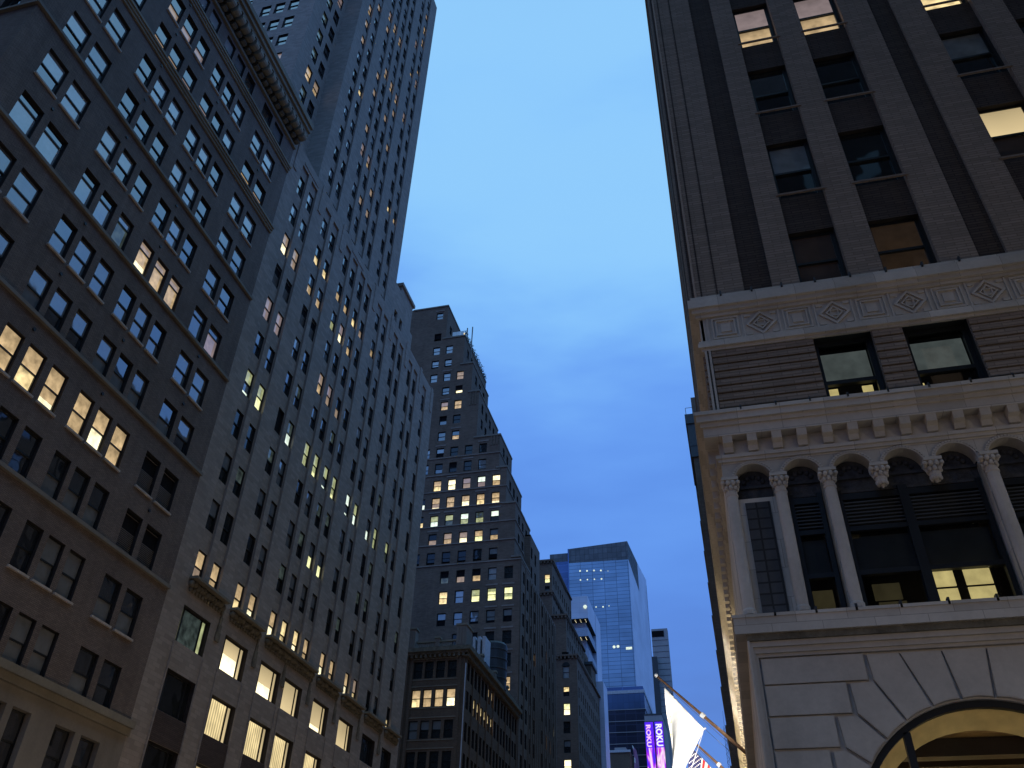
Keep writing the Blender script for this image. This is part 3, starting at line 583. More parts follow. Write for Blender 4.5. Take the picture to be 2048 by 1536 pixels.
for x, y0, y1, lo, hi in ((-28.0, 160, 187, -1.6, 57.2), (-30.0, 160, 186, 57.2, 65.4), (-32.8, 160, 181.5, 65.4, 77.5)):
    cols = [y0+1.2+2.35*j for j in range(14) if y0+2.4+2.35*j < y1]
    o_ = [(y, y+1.05, t-1.9, t) for y in cols for t in [38.1+3.3*j for j in range(-10, 13)] if t-1.9 > lo+.2 and t < hi-.7]
    facade(mb, FE(x), y0, y1, lo, hi, o_, .25, 'brick_grey')
    for a, b, c, d in o_: win(L, FE(x), a, b, c, d, random.choice(['nn', 'bn', 'bb', 'gn', 'gg']), -.2)
    mb.box(-50, x, y0+.01, y1, hi-.2, hi, 'tar_roof', 'es'); mb.box(-50, x, y1-.2, y1, lo, hi, 'brick_grey', 'es')
mb.build('wall', rt)
for z, x in ((57.2, -28.0), (65.4, -30.0), (70.5, -32.8), (77.5, -32.8)):
    m = MB(); m.box(-38, x+.35, 159.6, 160, z-.35, z, 'brick_grey'); m.box(x, x+.35, 160, 181 if z > 60 else 187, z-.35, z, 'brick_grey')
    for j in range(9): m.box(x-6.2+j*.75, x-5.9+j*.75, 159.65, 160, z-.8, z-.35, 'brick_grey')
    for j in range(20): m.box(x, x+.3, 160.3+j*.78, 160.6+j*.78, z-.8, z-.35, 'brick_grey')
    m.build('cornice', rt)
m = MB(); pts = [(-30.17+.78*math.cos(math.pi*i/12), 55.0+.78*math.sin(math.pi*i/12)) for i in range(13)]; m.poly(F, pts, 0, .05, 'frame_black'); m.build('arched_fanlight', rt)
finish_windows(L, rt)
# ================================================================== far end of the street
def grid_glass(name, col, w, h, rough=.12, line=.45, refl=.55, var=.2):
    m, nn, lk = new_mat(name)
    o = nn('ShaderNodeOutputMaterial'); p = nn('ShaderNodeBsdfPrincipled', ins={'Roughness': rough, 'Metallic': refl, 'Specular IOR Level': .6}); lk(p.outputs[0], o.inputs[0])
    uv = nn('ShaderNodeUVMap'); tc = nn('ShaderNodeTexCoord')
    bt = nn('ShaderNodeTexBrick', offset=0, ins={'Scale': 1, 'Brick Width': w, 'Row Height': h, 'Mortar Size': .11, 'Bias': 0, 'Color1': c4([x*(1-var) for x in col]), 'Color2': c4([min(1, x*(1+var)) for x in col]), 'Mortar': c4([x*line for x in col])}); lk(uv.outputs[0], bt.inputs[0])
    n1 = nn('ShaderNodeTexNoise', ins={'Scale': .06, 'Detail': 3}); lk(tc.outputs['Object'], n1.inputs['Vector']); mr = nn('ShaderNodeMapRange', ins={1: .3, 2: .7, 3: .8, 4: 1.2}); lk(n1.outputs[0], mr.inputs[0])
    vm = nn('ShaderNodeVectorMath', operation='SCALE'); lk(bt.outputs[0], vm.inputs[0]); lk(mr.outputs[0], vm.inputs['Scale']); lk(vm.outputs[0], p.inputs['Base Color'])
    return m
grid_glass('curtain_glass', (.33, .44, .53), 6.1, 1.95, var=.1, line=.4)
grid_glass('curtain_glass_pale', (.55, .58, .66), 3.0, 1.95, .35, .9, .3, .03)
grid_glass('curtain_glass_deep', (.09, .14, .27), 6.1, 3.9, line=1.7)
grid_glass('office_glass', (.035, .04, .07), 3.0, 3.1, .15, 1.6, .2, .3)
grid_glass('office_glass_blue', (.09, .14, .24), 1.6, 3.1, .15, .85, .6, .1)
stone('screen_grey', (.15, .165, .18), brick=(2.4, 3.0, .12, 0), mort=.6, bump=0)
plain('panel_blue', (.30, .36, .46), .5, .4)
rt = thing('glass_tower', (-42, 400, -1.6), 'tall blue glass tower with a slanting grey screen at its top, farthest up the street', 'skyscraper')
m = MB(); a, k, c, d = (-83.6, 402), (-73.1, 400), (-42.2, 400), (-38.2, 450); w_ = (-40.3, 426.8)
def vq(m, p, q, z0, z1, z2, z3, mat): m.face([(p[0], p[1], z0), (q[0], q[1], z1), (q[0], q[1], z2), (p[0], p[1], z3)], mat)
vq(m, k, c, -1.6, -1.6, 190.3, 190.9, 'curtain_glass'); vq(m, c, w_, -1.6, -1.6, 184, 190.3, 'curtain_glass_pale'); vq(m, w_, d, -1.6, -1.6, 200.6, 200.6, 'curtain_glass_pale')
vq(m, a, (-73.6, 402), -1.6, -1.6, 193, 193, 'curtain_glass_deep'); m.build('wall', rt)
m = MB(); vq(m, k, c, 190.9, 190.3, 200.6, 199, 'screen_grey'); vq(m, c, w_, 190.3, 184, 200.6, 200.6, 'screen_grey'); vq(m, a, (-73.6, 402), 193, 193, 197.7, 197.7, 'screen_grey')
m.face([(k[0], k[1], 199), (c[0], c[1], 200.6), (c[0]-.1, 450, 200.6), (k[0], 450, 199)], 'screen_grey'); m.build('roof_screen', rt)
m = MB(); m.box(-73.6, -73.1, 399.7, 402, -1.6, 199, 'curtain_glass_deep'); m.box(-120, -38.2, 449, 450, -1.6, 197, 'curtain_glass_deep', 's'); m.build('fin', rt)
for x, z, s in ((-67.3, 186.1, .45), (-63.7, 185.8, .45), (-60.1, 185.7, .45), (-56.5, 185.4, .45), (-52.9, 184.8, .2), (-67.2, 181.1, .4), (-63.6, 181, .35), (-60, 180.9, .35), (-56.4, 180.8, .45), (-59.7, 166.1, .35), (-56.2, 165.9, .4), (-53.2, 166.2, .25),
                (-51.7, 145.4, .7), (-49.8, 145.5, .7)):
    m = MB(); m.tube((x, 399.95, z), (x, 399.86, z), s, s, 'lit_cool', 10); m.build('ceiling_light', rt)
for x0, x1, z in ((-61.2, -58.7, 146.4), (-46, -43.1, 144.3)):
    m = MB(); m.box(x0, x1, 399.85, 399.95, z-.6, z+.6, 'lit_cool'); m.build('ceiling_light', rt)
rt = thing('balcony_tower', (-50, 300, -1.6), 'pale blue building with two notched balconies, rows of small lights beneath them', 'building')
m = MB()
def slabbox(z0, z1, y0, xe, mat='panel_blue', m=None): m.box(-62, xe, y0, 330, z0, z1, mat)
slabbox(120.6, 129.3, 300, -48.0, 'curtain_glass_pale', m); slabbox(117, 120.6, 304, -49.5, m=m); slabbox(113.8, 117.0, 300.2, -48.2, m=m); slabbox(108.8, 113.8, 304, -49.5, m=m); slabbox(-1.6, 108.8, 300, -48.0, 'panel_blue', m)
m.box(-49.5, -47.9, 318, 330, 100, 129.3, 'curtain_glass_pale'); m.build('wall', rt)
for zt in (120.58, 113.78):
    m = MB(); m.box(-62, -48.02, 300.02, 329, zt-.12, zt, 'beam_dark'); m.build('soffit', rt)
    for i in range(3):
        for j in range(3):
            mm = MB(); x = -53.0+i*1.9; y = 300.9+j*1.2; mm.tube((x, y, zt-.13), (x, y, zt-.22), .16, .16, 'lit_hot', 8); mm.build('downlight', rt)
m = MB(); m.blob((-48.9, 299.7, 124.9), .7, 'lit_cool', 8); m.build('flood_lamp', rt)
rt = thing('pale_corner_block', (-27, 190, -1.6), 'narrow pale bluish block just beyond the arched window building', 'building')
m = MB(); m.box(-45, -27.0, 187.2, 193, -1.6, 60.5, 'curtain_glass_pale', 'b'); m.box(-45, -28.6, 181, 187.1, 57.3, 62.2, 'brick_grey', 'b'); m.build('wall', rt)
m = MB(); m.box(-33, -28.2, 180.6, 187.3, 62.2, 62.8, 'frame_grey'); m.build('roof_slab', rt)
rt = thing('black_office_building', (-30, 250, -1.6), 'dark glass office building with pale floor lines below the blue glass tower', 'office building')
m = MB(); m.box(-37, -24.3, 250, 275, 72.4, 77.0, 'office_glass_blue', 'b'); m.box(-37, -24.3, 250, 275, -1.6, 72.4, 'office_glass', 'bt'); m.box(-36.8, -24.5, 250.2, 275, 77.9, 78.9, 'curtain_glass_deep'); m.build('wall', rt)
for z, h in ((77.4, .9), (72.4, .16), (69.2, .16), (66.2, .16), (63.1, .16), (60, .16), (57, .16)):
    m = MB(); m.box(-37.1, -24.2, 249.85, 250.0, z-h/2, z+h/2, 'metal_pale' if h > .5 else 'concrete'); m.box(-24.3, -24.15, 250, 275, z-h/2, z+h/2, 'metal_pale' if h > .5 else 'concrete'); m.build('floor_band', rt)
rt = thing('low_street_building', (-30, 235, -1.6), 'low dark building with a pale cornice below the dark glass offices', 'building')
m = MB(); m.box(-37, -27.6, 235, 248, -1.6, 57.6, 'brick_loft', 'b'); m.build('wall', rt)
m = MB(); m.box(-37.2, -27.4, 234.7, 235, 57.2, 57.8, 'metal_pale'); m.box(-35.2, -33.6, 235.2, 237, 57.8, 58.9, 'metal_pale'); m.box(-31.6, -28.6, 235.2, 237, 57.8, 58.5, 'concrete'); m.build('cornice', rt)
rt = thing('grey_slab_tower', (-22, 300, -1.6), 'plain grey slab tower with a dark slot near its top, behind the white flag', 'tower')
m = MB(); m.box(-25.0, -19.3, 300, 303, -1.6, 114.7, 'concrete', 'b'); m.build('wall', rt)
for i in range(26):
    z = 110.5-i*2.1; mm = MB(); mm.box(-25.05, -19.25, 299.9, 300, z-.06, z+.06, 'screen_grey'); 
    if i < 14: mm.build('floor_line', rt)
m = MB(); m.box(-24.9, -20.6, 299.88, 299.98, 111.7, 113.9, 'opening_dark'); m.build('roof_slot', rt)
m = MB(); m.box(-25.4, -23.6, 298, 299.8, 60, 104, 'frame_grey'); m.build('side_shaft', rt)
# ---- vertical screens with lettering
def screen_mat(name, cols, sc):
    m, nn, lk = new_mat(name); o = nn('ShaderNodeOutputMaterial'); e = nn('ShaderNodeEmission', ins={1: 1.0}); lk(e.outputs[0], o.inputs[0])
    tc = nn('ShaderNodeTexCoord'); mp = nn('ShaderNodeMapping', ins={'Scale': sc}); lk(tc.outputs['Object'], mp.inputs[0])
    n = nn('ShaderNodeTexNoise', ins={'Scale': 1.0, 'Detail': 2, 'Distortion': .6}); lk(mp.outputs[0], n.inputs['Vector'])
    r = nn('ShaderNodeValToRGB'); lk(n.outputs[0], r.inputs[0]); cr = r.color_ramp
    while len(cr.elements) < len(cols): cr.elements.new(.5)
    for el, (p, c) in zip(cr.elements, cols): el.position = p; el.color = c4(c)
    lk(r.outputs[0], e.inputs[0])
screen_mat('screen_violet', [(.3, (.05, .03, .9)), (.6, (.14, .02, .95)), (.75, (.25, .03, 1))], (.5, .5, .3))
screen_mat('screen_art', [(.35, (.08, .03, .9)), (.48, (.45, .03, .95)), (.56, (1, .55, 1)), (.62, (1, .9, 1)), (.7, (.7, .05, .8))], (1.1, 1, .18))
screen_mat('letter_white', [(.4, (1, 1, 1)), (.6, (1, .97, 1))], (1, 1, 1)); screen_mat('letter_pink', [(.4, (1, .45, 1)), (.6, (1, .7, 1))], (1, 1, 1))
def letters(text, root, x0, ztop, zbot, xw, y, mat, flip=1):
    cu = bpy.data.curves.new('letters', 'FONT'); cu.body = text; cu.extrude = .03; cu.offset = .04; cu.space_character = 1.05
    o = bpy.data.objects.new('letters', cu); COL.objects.link(o); dg = bpy.context.evaluated_depsgraph_get(); me = bpy.data.meshes.new_from_object(o.evaluated_get(dg)); bpy.data.objects.remove(o)
    xs = [v.co.x for v in me.vertices]; ys = [v.co.y for v in me.vertices]; X0, X1, Y0, Y1 = min(xs), max(xs), min(ys), max(ys)
    for v in me.vertices:
        a = (v.co.x-X0)/(X1-X0); b = (v.co.y-Y0)/(Y1-Y0); v.co = (x0+b*xw, y-v.co.z*.8, ztop-(ztop-zbot)*a)
    me.materials.clear(); me.materials.append(MATS[mat]); ob = bpy.data.objects.new('lettering', me); COL.objects.link(ob); ob.parent = root; ob.matrix_parent_inverse = INV[root]
rt = thing('screen_building', (-21, 240, -1.6), 'grey corner building carrying tall violet screens above the street', 'building')
m = MB(); m.box(-23.7, -18.9, 240, 256, -1.6, 68, 'concrete', 'b'); m.box(-23.75, -18.8, 239.9, 256, 67.7, 68.1, 'frame_grey'); m.build('wall', rt)
rt = thing('led_screen', (-20, 239.9, 50), 'violet vertical LED screen with large white letters reading downwards', 'screen')
m = MB(); m.box(-21.15, -18.75, 239.5, 239.9, 45, 66, 'frame_black'); m.build('casing', rt)
m = MB(); m.box(-21.05, -18.85, 239.42, 239.5, 59.2, 65.8, 'screen_violet', 'n'); m.box(-21.05, -18.85, 239.42, 239.5, 45.2, 59.19, 'screen_art', 'n'); m.build('display', rt)
letters('ROKU', rt, -20.8, 65.2, 59.5, 1.7, 239.38, 'letter_white')
rt = thing('led_screen', (-22.6, 239.9, 50), 'violet LED screen with pink letters, just left of the screen with white letters', 'screen')
m = MB(); m.box(-23.8, -21.35, 239.5, 239.9, 45, 66, 'frame_black'); m.build('casing', rt)
m = MB(); m.box(-23.7, -21.4, 239.42, 239.5, 59.2, 65.8, 'screen_violet', 'n'); m.box(-23.7, -21.4, 239.42, 239.5, 45.2, 59.19, 'screen_art', 'n'); m.build('display', rt)
letters('ROKU', rt, -23.4, 65.1, 59.4, 1.25, 239.38, 'letter_pink')
# ---- lattice mast
rt = thing('lattice_mast', (-2.7, 240, -1.6), 'thin dark lattice mast standing between the flagpoles and the right-hand buildings', 'mast')
m = MB()
for dx, dy in ((-.35, -.35), (.35, -.35), (.35, .35), (-.35, .35)): m.tube((-2.7+dx, 240+dy, -1.6), (-2.7+dx*.7, 240+dy*.7, 64), .05, .04, 'metal_dark', 5)
for i in range(44):
    z = 20+i; s = 1 if i % 2 else -1
    for yy in (239.65, 240.35): m.tube((-2.7-.35*s, yy, z), (-2.7+.35*s, yy, z+1), .035, .035, 'metal_dark', 4, False)
    m.tube((-3.05, 239.65, z), (-2.35, 239.65, z), .03, .03, 'metal_dark', 4, False)
m.tube((-2.7, 240, 64), (-2.7, 240, 68), .05, .02, 'metal_dark', 5); m.build('lattice', rt)
m = MB()
for z in (53, 49, 44): m.tube((-2.3, 240, z), (-.6, 240, z-.2), .05, .05, 'metal_dark', 5)
m.build('bracket', rt)
# ================================================================== right-hand neighbour beyond the side street
rt = thing('dark_neighbour_building', (-.7, 84, -1.6), 'dark building with heavy cornice and roof rail behind the near corner building', 'building')
m = MB(); L = []; G_ = FWst(-.7)
fl = [1.5+3.5*i for i in range(15)]
o_ = [(-y-1.3, -y, z, z+2.1) for z in fl[:14] for y in [86+3.1*j for j in range(49)]]
facade(m, G_, -240, -83, -1.6, 52.2, o_, .25, 'brick_grey')
m.box(-.7, 22, 83, 240, 52.0, 52.2, 'tar_roof', 'w'); m.box(-.7, 22, 83, 83.2, -1.6, 52.2, 'brick_grey', 'w'); m.box(-.2, 15, 84, 110, 52.2, 60.2, 'brick_grey', 'b'); m.build('wall', rt)
for a, b, c, d in o_: win(L, G_, a, b, c, d, random.choice(['gg', 'nn', 'bb', 'gg']), -.2)
for z0, z1, p, ye in ((51.2, 52.6, .22, 240), (52.6, 55.6, .26, 96), (55.6, 56.9, .42, 97)):
    mm = MB(); mm.box(-.7-p, -.7, 83, ye, z0, z1, 'frame_grey' if z0 < 55 else 'brick_grey', 'e'); mm.box(-.7-p, 22, 83-p, 83, z0, z1, 'frame_grey'); mm.build('cornice', rt)
for z in fl[1:14:1]:
    mm = MB(); mm.box(-.86, -.7, 83, 240, z-.45, z-.25, 'trim_stone', 'e'); mm.build('ledge', rt)
mm = MB()
for y in (83.2, 85, 87, 89): mm.tube((-.95, y, 56.9), (-.95, y, 58.2), .03, .03, 'metal_dark', 5)
for z in (57.6, 58.2): mm.tube((-.95, 83.2, z), (-.95, 89, z), .03, .03, 'metal_dark', 5)
mm.tube((-.95, 83.2, 58.2), (-.2, 83.2, 58.2), .03, .03, 'metal_dark', 5); mm.build('roof_rail', rt)
finish_windows(L, rt)
# ================================================================== near building on the right
K_ = 1.6; XS = .42; XF = .50
rt = thing('corner_building', (.5, 16, -1.6), 'tan brick and cream terracotta corner building with small arcade and large lit arch, right side', 'building')
L = []; F = FS(16.0); G_ = FWst(XS); XE = 27.2; YE = 80; H = 52.0
BAY = [(1.81, 2.53), (3.01, 3.79), (5.22, 6.02), (6.5, 7.28), (9.15, 9.95), (10.5, 11.3), (13.1, 13.9), (14.5, 15.3)]; BAY = [(a*K_, b*K_) for a, b in BAY]
DK = [(.99, 1.41), (4.32, 4.7), (8.1, 8.5), (12, 12.4), (16, 16.4)]; DK = [(a*K_, b*K_) for a, b in DK]
FT = [16.36+3.63*i for i in range(14)]
m = MB()
facade(m, F, XS, XE, 14.35, H, [(a, b, 14.36, H-2) for a, b in BAY+DK], .16, 'brick_tan', rmat='brick_tan')
for a, b in BAY: facade(m, F, a, b, 14.36, H-2, [(a+.01, b-.01, t-(2.0 if i == 0 else 2.28), t) for i, t in enumerate(FT) if t < H-2.5], .22, 'brick_black', -.16, 'reveal_shade')
for a, b in DK: m.face([F(a, 14.36, -.1), F(b, 14.36, -.1), F(b, H-2, -.1), F(a, H-2, -.1)], 'brick_black')
for a in (.33, .57): m.fbox(F, a*K_+.0, a*K_+.04, 14.4, H, 0, .012, 'brick_black')
KN = {0: {0: 'NN', 1: 'rr', 2: 'Nr', 3: 'nr'}, 1: {0: 'Gn', 1: 'nG', 2: 'rC', 3: 'nn'}, 2: {0: 'gn', 1: 'nn', 2: 'Gn', 3: 'nn'}, 3: {0: 'po', 1: 'po', 2: 'ow', 3: 'nn'}}
for i, t in enumerate(FT):
    if t >= H-2.5: continue
    for j, (a, b) in enumerate(BAY):
        k = KN.get(i, {}).get(j) or random.choice(['gg', 'nn', 'gn', 'NN'])
        if (i, j) == (1, 1): k = 'nn'
        if (i, j) == (1, 2): k = 'CN'
        win(L, F, a+.01, b-.01, t-(2.0 if i == 0 else 2.28), t, k, -.34, 'frame_black', sill='brick_tan' if i else None, t=.09, sp=.03, sh=.06)
# side elevation (very oblique from here)
so = [(-y-1.2, -y, t-2.2, t) for t in FT if t < H-3 for y in [19.5+2.9*j for j in range(20)]]
facade(m, G_, -YE, -16, 14.35, H, so, .3, 'brick_tan')
for a, b, c, d in so: win(L, G_, a, b, c, d, random.choice(['gg', 'nn', 'bb']), -.28)
for j in range(20): m.fbox(G_, -(18.2+2.9*j)-.8, -(18.2+2.9*j), 14.4, H-2, 0, .07, 'brick_black' if j % 3 == 0 else 'brick_tan')
m.box(XS, XE, 16, YE, H-.3, H, 'tar_roof', 'ws'); m.box(XS, XE, YE-.3, YE, -1.6, H, 'brick_tan', 'w'); m.box(XE-.3, XE, 16, YE, -1.6, H, 'brick_tan', 's'); m.build('upper_wall', rt)
def ring(name, prof, mat='terracotta', ye=YE):       # courses that run round the corner: (z0,z1,projection)
    mm = MB()
    for z0, z1, p in prof: mm.box(XS-p, XE, 16-p, 16, z0, z1, mat); mm.box(XS-p, XS, 16, ye, z0, z1, mat, 'es')
    return mm.build(name, rt)
ring('roof_cornice', [(H-2, H-1.4, .06), (H-1.4, H-.7, .11), (H-.7, H+.1, .16)], 'brick_tan')
ring('sill_course', [(14.2, 14.34, .16), (13.94, 14.2, .24)]); ring('frieze_moulding', [(13.82, 13.94, .17), (13.72, 13.82, .1)])
ring('lower_moulding', [(12.9, 12.98, .1), (12.78, 12.9, .13), (12.7, 12.78, .06)])
# frieze panels with squares and lozenges
m = MB(); m.box(XS+.06, XE, 15.97, 16.0, 12.98, 13.72, 'terracotta_plain', 'n'); m.box(XS-.03, XS, 16, YE, 12.98, 13.72, 'terracotta_plain', 'e'); m.build('frieze', rt)
def rng(mm, cx, cz, r, w, n0, n1, rot=0):
    P = [(cx+r*s*math.cos(math.pi/4+rot+i*math.pi/2), cz+r*s*math.sin(math.pi/4+rot+i*math.pi/2)) for s in (1, (r-w)/r) for i in range(4)]
    for i in range(4):
        j = (i+1) % 4; mm.poly(F, [P[4+i], P[i], P[j], P[4+j]], n0, n1, 'terracotta_plain')
for i in range(30):
    cx = (.62+.515*i)*K_; cz = 13.35; mm = MB()
    mm.fbox(F, cx-.43, cx-.39, 12.99, 13.71, .03, .06, 'terracotta_plain')
    if i % 2 == 0: rng(mm, cx, cz, .45, .055, .03, .065); rng(mm, cx, cz, .33, .05, .03, .075); mm.fbox(F, cx-.12, cx+.12, cz-.12, cz+.12, .03, .06, 'terracotta_plain')
    else:
        rng(mm, cx, cz, .355, .07, .03, .085, math.pi/4); rng(mm, cx, cz, .2, .04, .03, .08, math.pi/4); rng(mm, cx, cz, .13, .035, .03, .07)
        for sx in (-1, 1):
            for sz in (-1, 1): mm.fbox(F, cx+sx*.3-.07, cx+sx*.3+.07, cz+sz*.28-.035, cz+sz*.28+.035, .03, .06, 'terracotta_plain')
    mm.build('frieze_panel', rt)
# striated brick storey
m = MB(); zo0, zo1 = 10.75, 12.7
sb = [(a-.03, b+.06) for a, b in BAY]
facade(m, F, XS, XE, zo0, zo1, [(a, b, zo0+.001, zo1-.001) for a, b in sb], .32, 'brick_tan', rmat='frame_black')
cur = XS+.16
for a, b in sb+[(XE, XE)]:
    for i in range(8): z = zo0+.30+i*.208; m.fbox(F, cur, a-.02, z, z+.155, 0, .06, 'brick_tan')
    cur = b+.02
facade(m, G_, -YE, -16, zo0, zo1, [], .3, 'brick_tan')
for i in range(8): z = zo0+.30+i*.208; m.fbox(G_, -YE, -16.1, z, z+.155, 0, .05, 'brick_tan')
m.build('striated_wall', rt)
m = MB(); cur = XS
for a, b in sb+[(XE, XE)]: m.fbox(F, cur, a-.02, zo0, zo0+.22, .0, .08, 'terracotta'); cur = b+.02
m.build('plinth_course', rt)
for x in (XS, XS+.09): mm = MB(); mm.fbox(F, x, x+.05, zo0, zo1, .0, .09, 'terracotta_plain'); mm.build('corner_bead', rt)
def glass_mat():
    m, nn, lk = new_mat('clear_glass'); o = nn('ShaderNodeOutputMaterial'); mx = nn('ShaderNodeMixShader'); lk(mx.outputs[0], o.inputs[0])
    fr = nn('ShaderNodeFresnel', ins={0: 1.5}); t = nn('ShaderNodeBsdfTransparent', ins={0: (.8, .86, .84, 1)}); g = nn('ShaderNodeBsdfGlossy', ins={'Roughness': .02})
    lk(fr.outputs[0], mx.inputs[0]); lk(t.outputs[0], mx.inputs[1]); lk(g.outputs[0], mx.inputs[2])
glass_mat()
def lightmat(name, col, s):
    m, nn, lk = new_mat(name); o = nn('ShaderNodeOutputMaterial'); e = nn('ShaderNodeEmission', ins={0: c4(col), 1: s}); lk(e.outputs[0], o.inputs[0])
    tc = nn('ShaderNodeTexCoord'); n = nn('ShaderNodeTexNoise', ins={'Scale': 4, 'Detail': 3}); lk(tc.outputs['Object'], n.inputs['Vector']); mr = nn('ShaderNodeMapRange', ins={1: .3, 2: .7, 3: s*.8, 4: s*1.2}); lk(n.outputs[0], mr.inputs[0]); lk(mr.outputs[0], e.inputs[1])
lightmat('curtain_lit', (.93, .72, .30), .62); lightmat('curtain_dim', (.5, .4, .2), .06); lightmat('shade_glow', (.72, .82, .82), .085)
# windows of the striated storey: clear glass, shade and lit room corners behind
for j, (a, b) in enumerate(sb):
    mf = MB(); z0, z1 = zo0, zo1; zm = 11.55; n = -.26
    for u in (a, b-.1): mf.fbox(F, u, u+.1, z0, z1, n-.05, n+.06, 'frame_black')
    for z in (z0, zm-.05, z1-.1): mf.fbox(F, a+.1, b-.1, z, z+.1, n-.05, n+.06, 'frame_black')
    w = mf.build('window', rt); INV[w] = Matrix.Identity(4)
    mp = MB(); fq(mp, F, a+.1, b-.1, z0, z1, n, 'clear_glass'); mp.build('pane', w)
    mr = MB(); fq(mr, F, a+.12, b-.12, zm+.06, z1-.25, n-.08, 'shade_glow'); mr.build('roller_shade', w)
    mr = MB(); fq(mr, F, a, b, z0, z1, n-.6, 'opening_dark')
    if j == 0:
        for x0, x1, s in ((a+.14, a+.36, 0), (b-.36, b-.14, 1)):
            for za, zb in ((10.95, 11.2), (11.24, 11.62)): mr.fbox(F, x0+(0 if s else 0), x1, za, zb, n-.34, n-.3, 'curtain_lit')
    elif j == 1: mr.fbox(F, a+.13, a+.24, 11.15, 11.5, n-.34, n-.3, 'curtain_lit')
    mr.build('room_interior', w)
# main cornice with modillions
ring('main_cornice', [(10.66, 10.75, .44), (10.5, 10.66, .40), (10.4, 10.5, .33), (10.16, 10.4, .28)]); ring('architrave', [(9.72, 9.8, .09), (9.64, 9.72, .05)])
for i in range(50):
    x = .62+i*.51; mm = MB(); pts = [(0, 9.84), (.1, 9.84), (.14, 9.95), (.24, 10.0), (.27, 10.16), (0, 10.16)]
    for p, q in zip(pts, pts[1:]+pts[:1]): mm.face([(x-.1, 16-p[0], p[1]), (x+.1, 16-p[0], p[1]), (x+.1, 16-q[0], q[1]), (x-.1, 16-q[0], q[1])], 'terracotta_plain')
    mm.face([(x-.1, 16-p, z) for p, z in pts][::-1], 'terracotta_plain'); mm.face([(x+.1, 16-p, z) for p, z in pts], 'terracotta_plain')
    if x < 15: mm.build('modillion', rt)
for i in range(62):
    y = 16.4+i*.51; mm = MB(); mm.fbox(G_, -y-.1, -y+.1, 9.84, 10.16, 0, .24, 'terracotta_plain'); mm.fbox(G_, -y-.07, -y+.07, 9.74, 9.84, 0, .12, 'terracotta_plain'); mm.build('modillion', rt)
# arcade wall
m = MB(); ZA, ZB, ZS = 6.2, 9.64, 9.17; AC = [(.645+.615*i)*K_ for i in range(26)]; r_ = .385
m.box(XS, XE, 15.99, 16.0, 9.72, 10.16, 'terracotta_plain', 'n'); facade(m, G_, -YE, -16, 6.2, 10.2, [], .3, 'terracotta')
edges = [XS]+[x for c in AC for x in (c-r_, c+r_)]+[XE]
for i in range(0, len(edges)-1, 2): m.face([F(edges[i], ZS, 0), F(edges[i+1], ZS, 0), F(edges[i+1], ZB+.1, 0), F(edges[i], ZB+.1, 0)], 'terracotta')
for c in AC:
    n_ = 14
    for i in range(n_):
        t0, t1 = math.pi-math.pi*i/n_, math.pi-math.pi*(i+1)/n_; p = (c+r_*math.cos(t0), ZS+r_*math.sin(t0)); q = (c+r_*math.cos(t1), ZS+r_*math.sin(t1))
        m.face([F(p[0], p[1], 0), F(q[0], q[1], 0), F(q[0], ZB+.1, 0), F(p[0], ZB+.1, 0)], 'terracotta'); m.face([F(p[0], p[1], -.45), F(q[0], q[1], -.45), F(q[0], q[1], 0), F(p[0], p[1], 0)], 'terracotta_plain')
m.face([F(XS, ZA, 0), F(XS+.05, ZA, 0), F(XS+.05, ZS, 0), F(XS, ZS, 0)], 'terracotta')
m.build('arcade_wall', rt)
for c in AC[:12]:                                        # beaded archivolts and carved tympana
    mm = MB()
    for i in range(22):
        t = math.pi*(i+.5)/22; mm.fbox(F, c+.43*math.cos(t)-.022, c+.43*math.cos(t)+.022, ZS+.43*math.sin(t)-.022, ZS+.43*math.sin(t)+.022, 0, .04, 'terracotta_plain')
    for i in range(18):
        t0, t1 = math.pi*i/18, math.pi*(i+1)/18
        mm.poly(F, [(c+.385*math.cos(t0), ZS+.385*math.sin(t0)), (c+.41*math.cos(t0), ZS+.41*math.sin(t0)), (c+.41*math.cos(t1), ZS+.41*math.sin(t1)), (c+.385*math.cos(t1), ZS+.385*math.sin(t1))], -.02, .03, 'terracotta_plain')
    mm.build('archivolt', rt)
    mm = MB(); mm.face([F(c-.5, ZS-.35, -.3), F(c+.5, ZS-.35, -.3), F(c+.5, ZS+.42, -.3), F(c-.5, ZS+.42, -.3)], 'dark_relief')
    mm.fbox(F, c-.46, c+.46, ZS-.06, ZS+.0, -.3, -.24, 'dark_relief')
    for k in range(5): t = math.pi*(k+.5)/5; mm.blob((c+.2*math.cos(t), 16.29, ZS+.06+.17*math.sin(t)), .06, 'dark_relief', 5)
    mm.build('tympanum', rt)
def capital(x, pend=False):
    mm = MB(); y = 15.93; z0, z1 = ZS-.36, ZS
    mm.box(x-.17, x+.17, y-.17, y+.12, z1-.07, z1, 'terracotta_plain')
    mm.lathe(x, y, [(.0 if pend else .11, z0-(.16 if pend else 0)), (.1, z0-.02), (.12, z0+.05), (.10, z0+.09), (.11, z0+.18), (.16, z1-.07)], 'terracotta_plain', 12)
    for r, z, n, s in ((.12, z0+.13, 8, .045), (.145, z0+.23, 8, .05)):
        for k in range(n): t = 2*math.pi*(k+.5*(z > z0+.2))/n; mm.blob((x+r*math.cos(t), y+r*math.sin(t), z), s, 'terracotta_plain', 5, 1.3)
    for sx in (-1, 1): mm.blob((x+sx*.15, y-.12, z1-.12), .05, 'terracotta_plain', 6)
    if pend:
        for k in range(8): t = 2*math.pi*k/8; mm.blob((x+.08*math.cos(t), y+.08*math.sin(t), z0-.04), .045, 'terracotta_plain', 5, 1.4)
    return mm
CX = [.34, .95, 1.55, 2.17, 2.80, 3.44, 4.06, 4.66, 5.27, 5.9, 6.52]
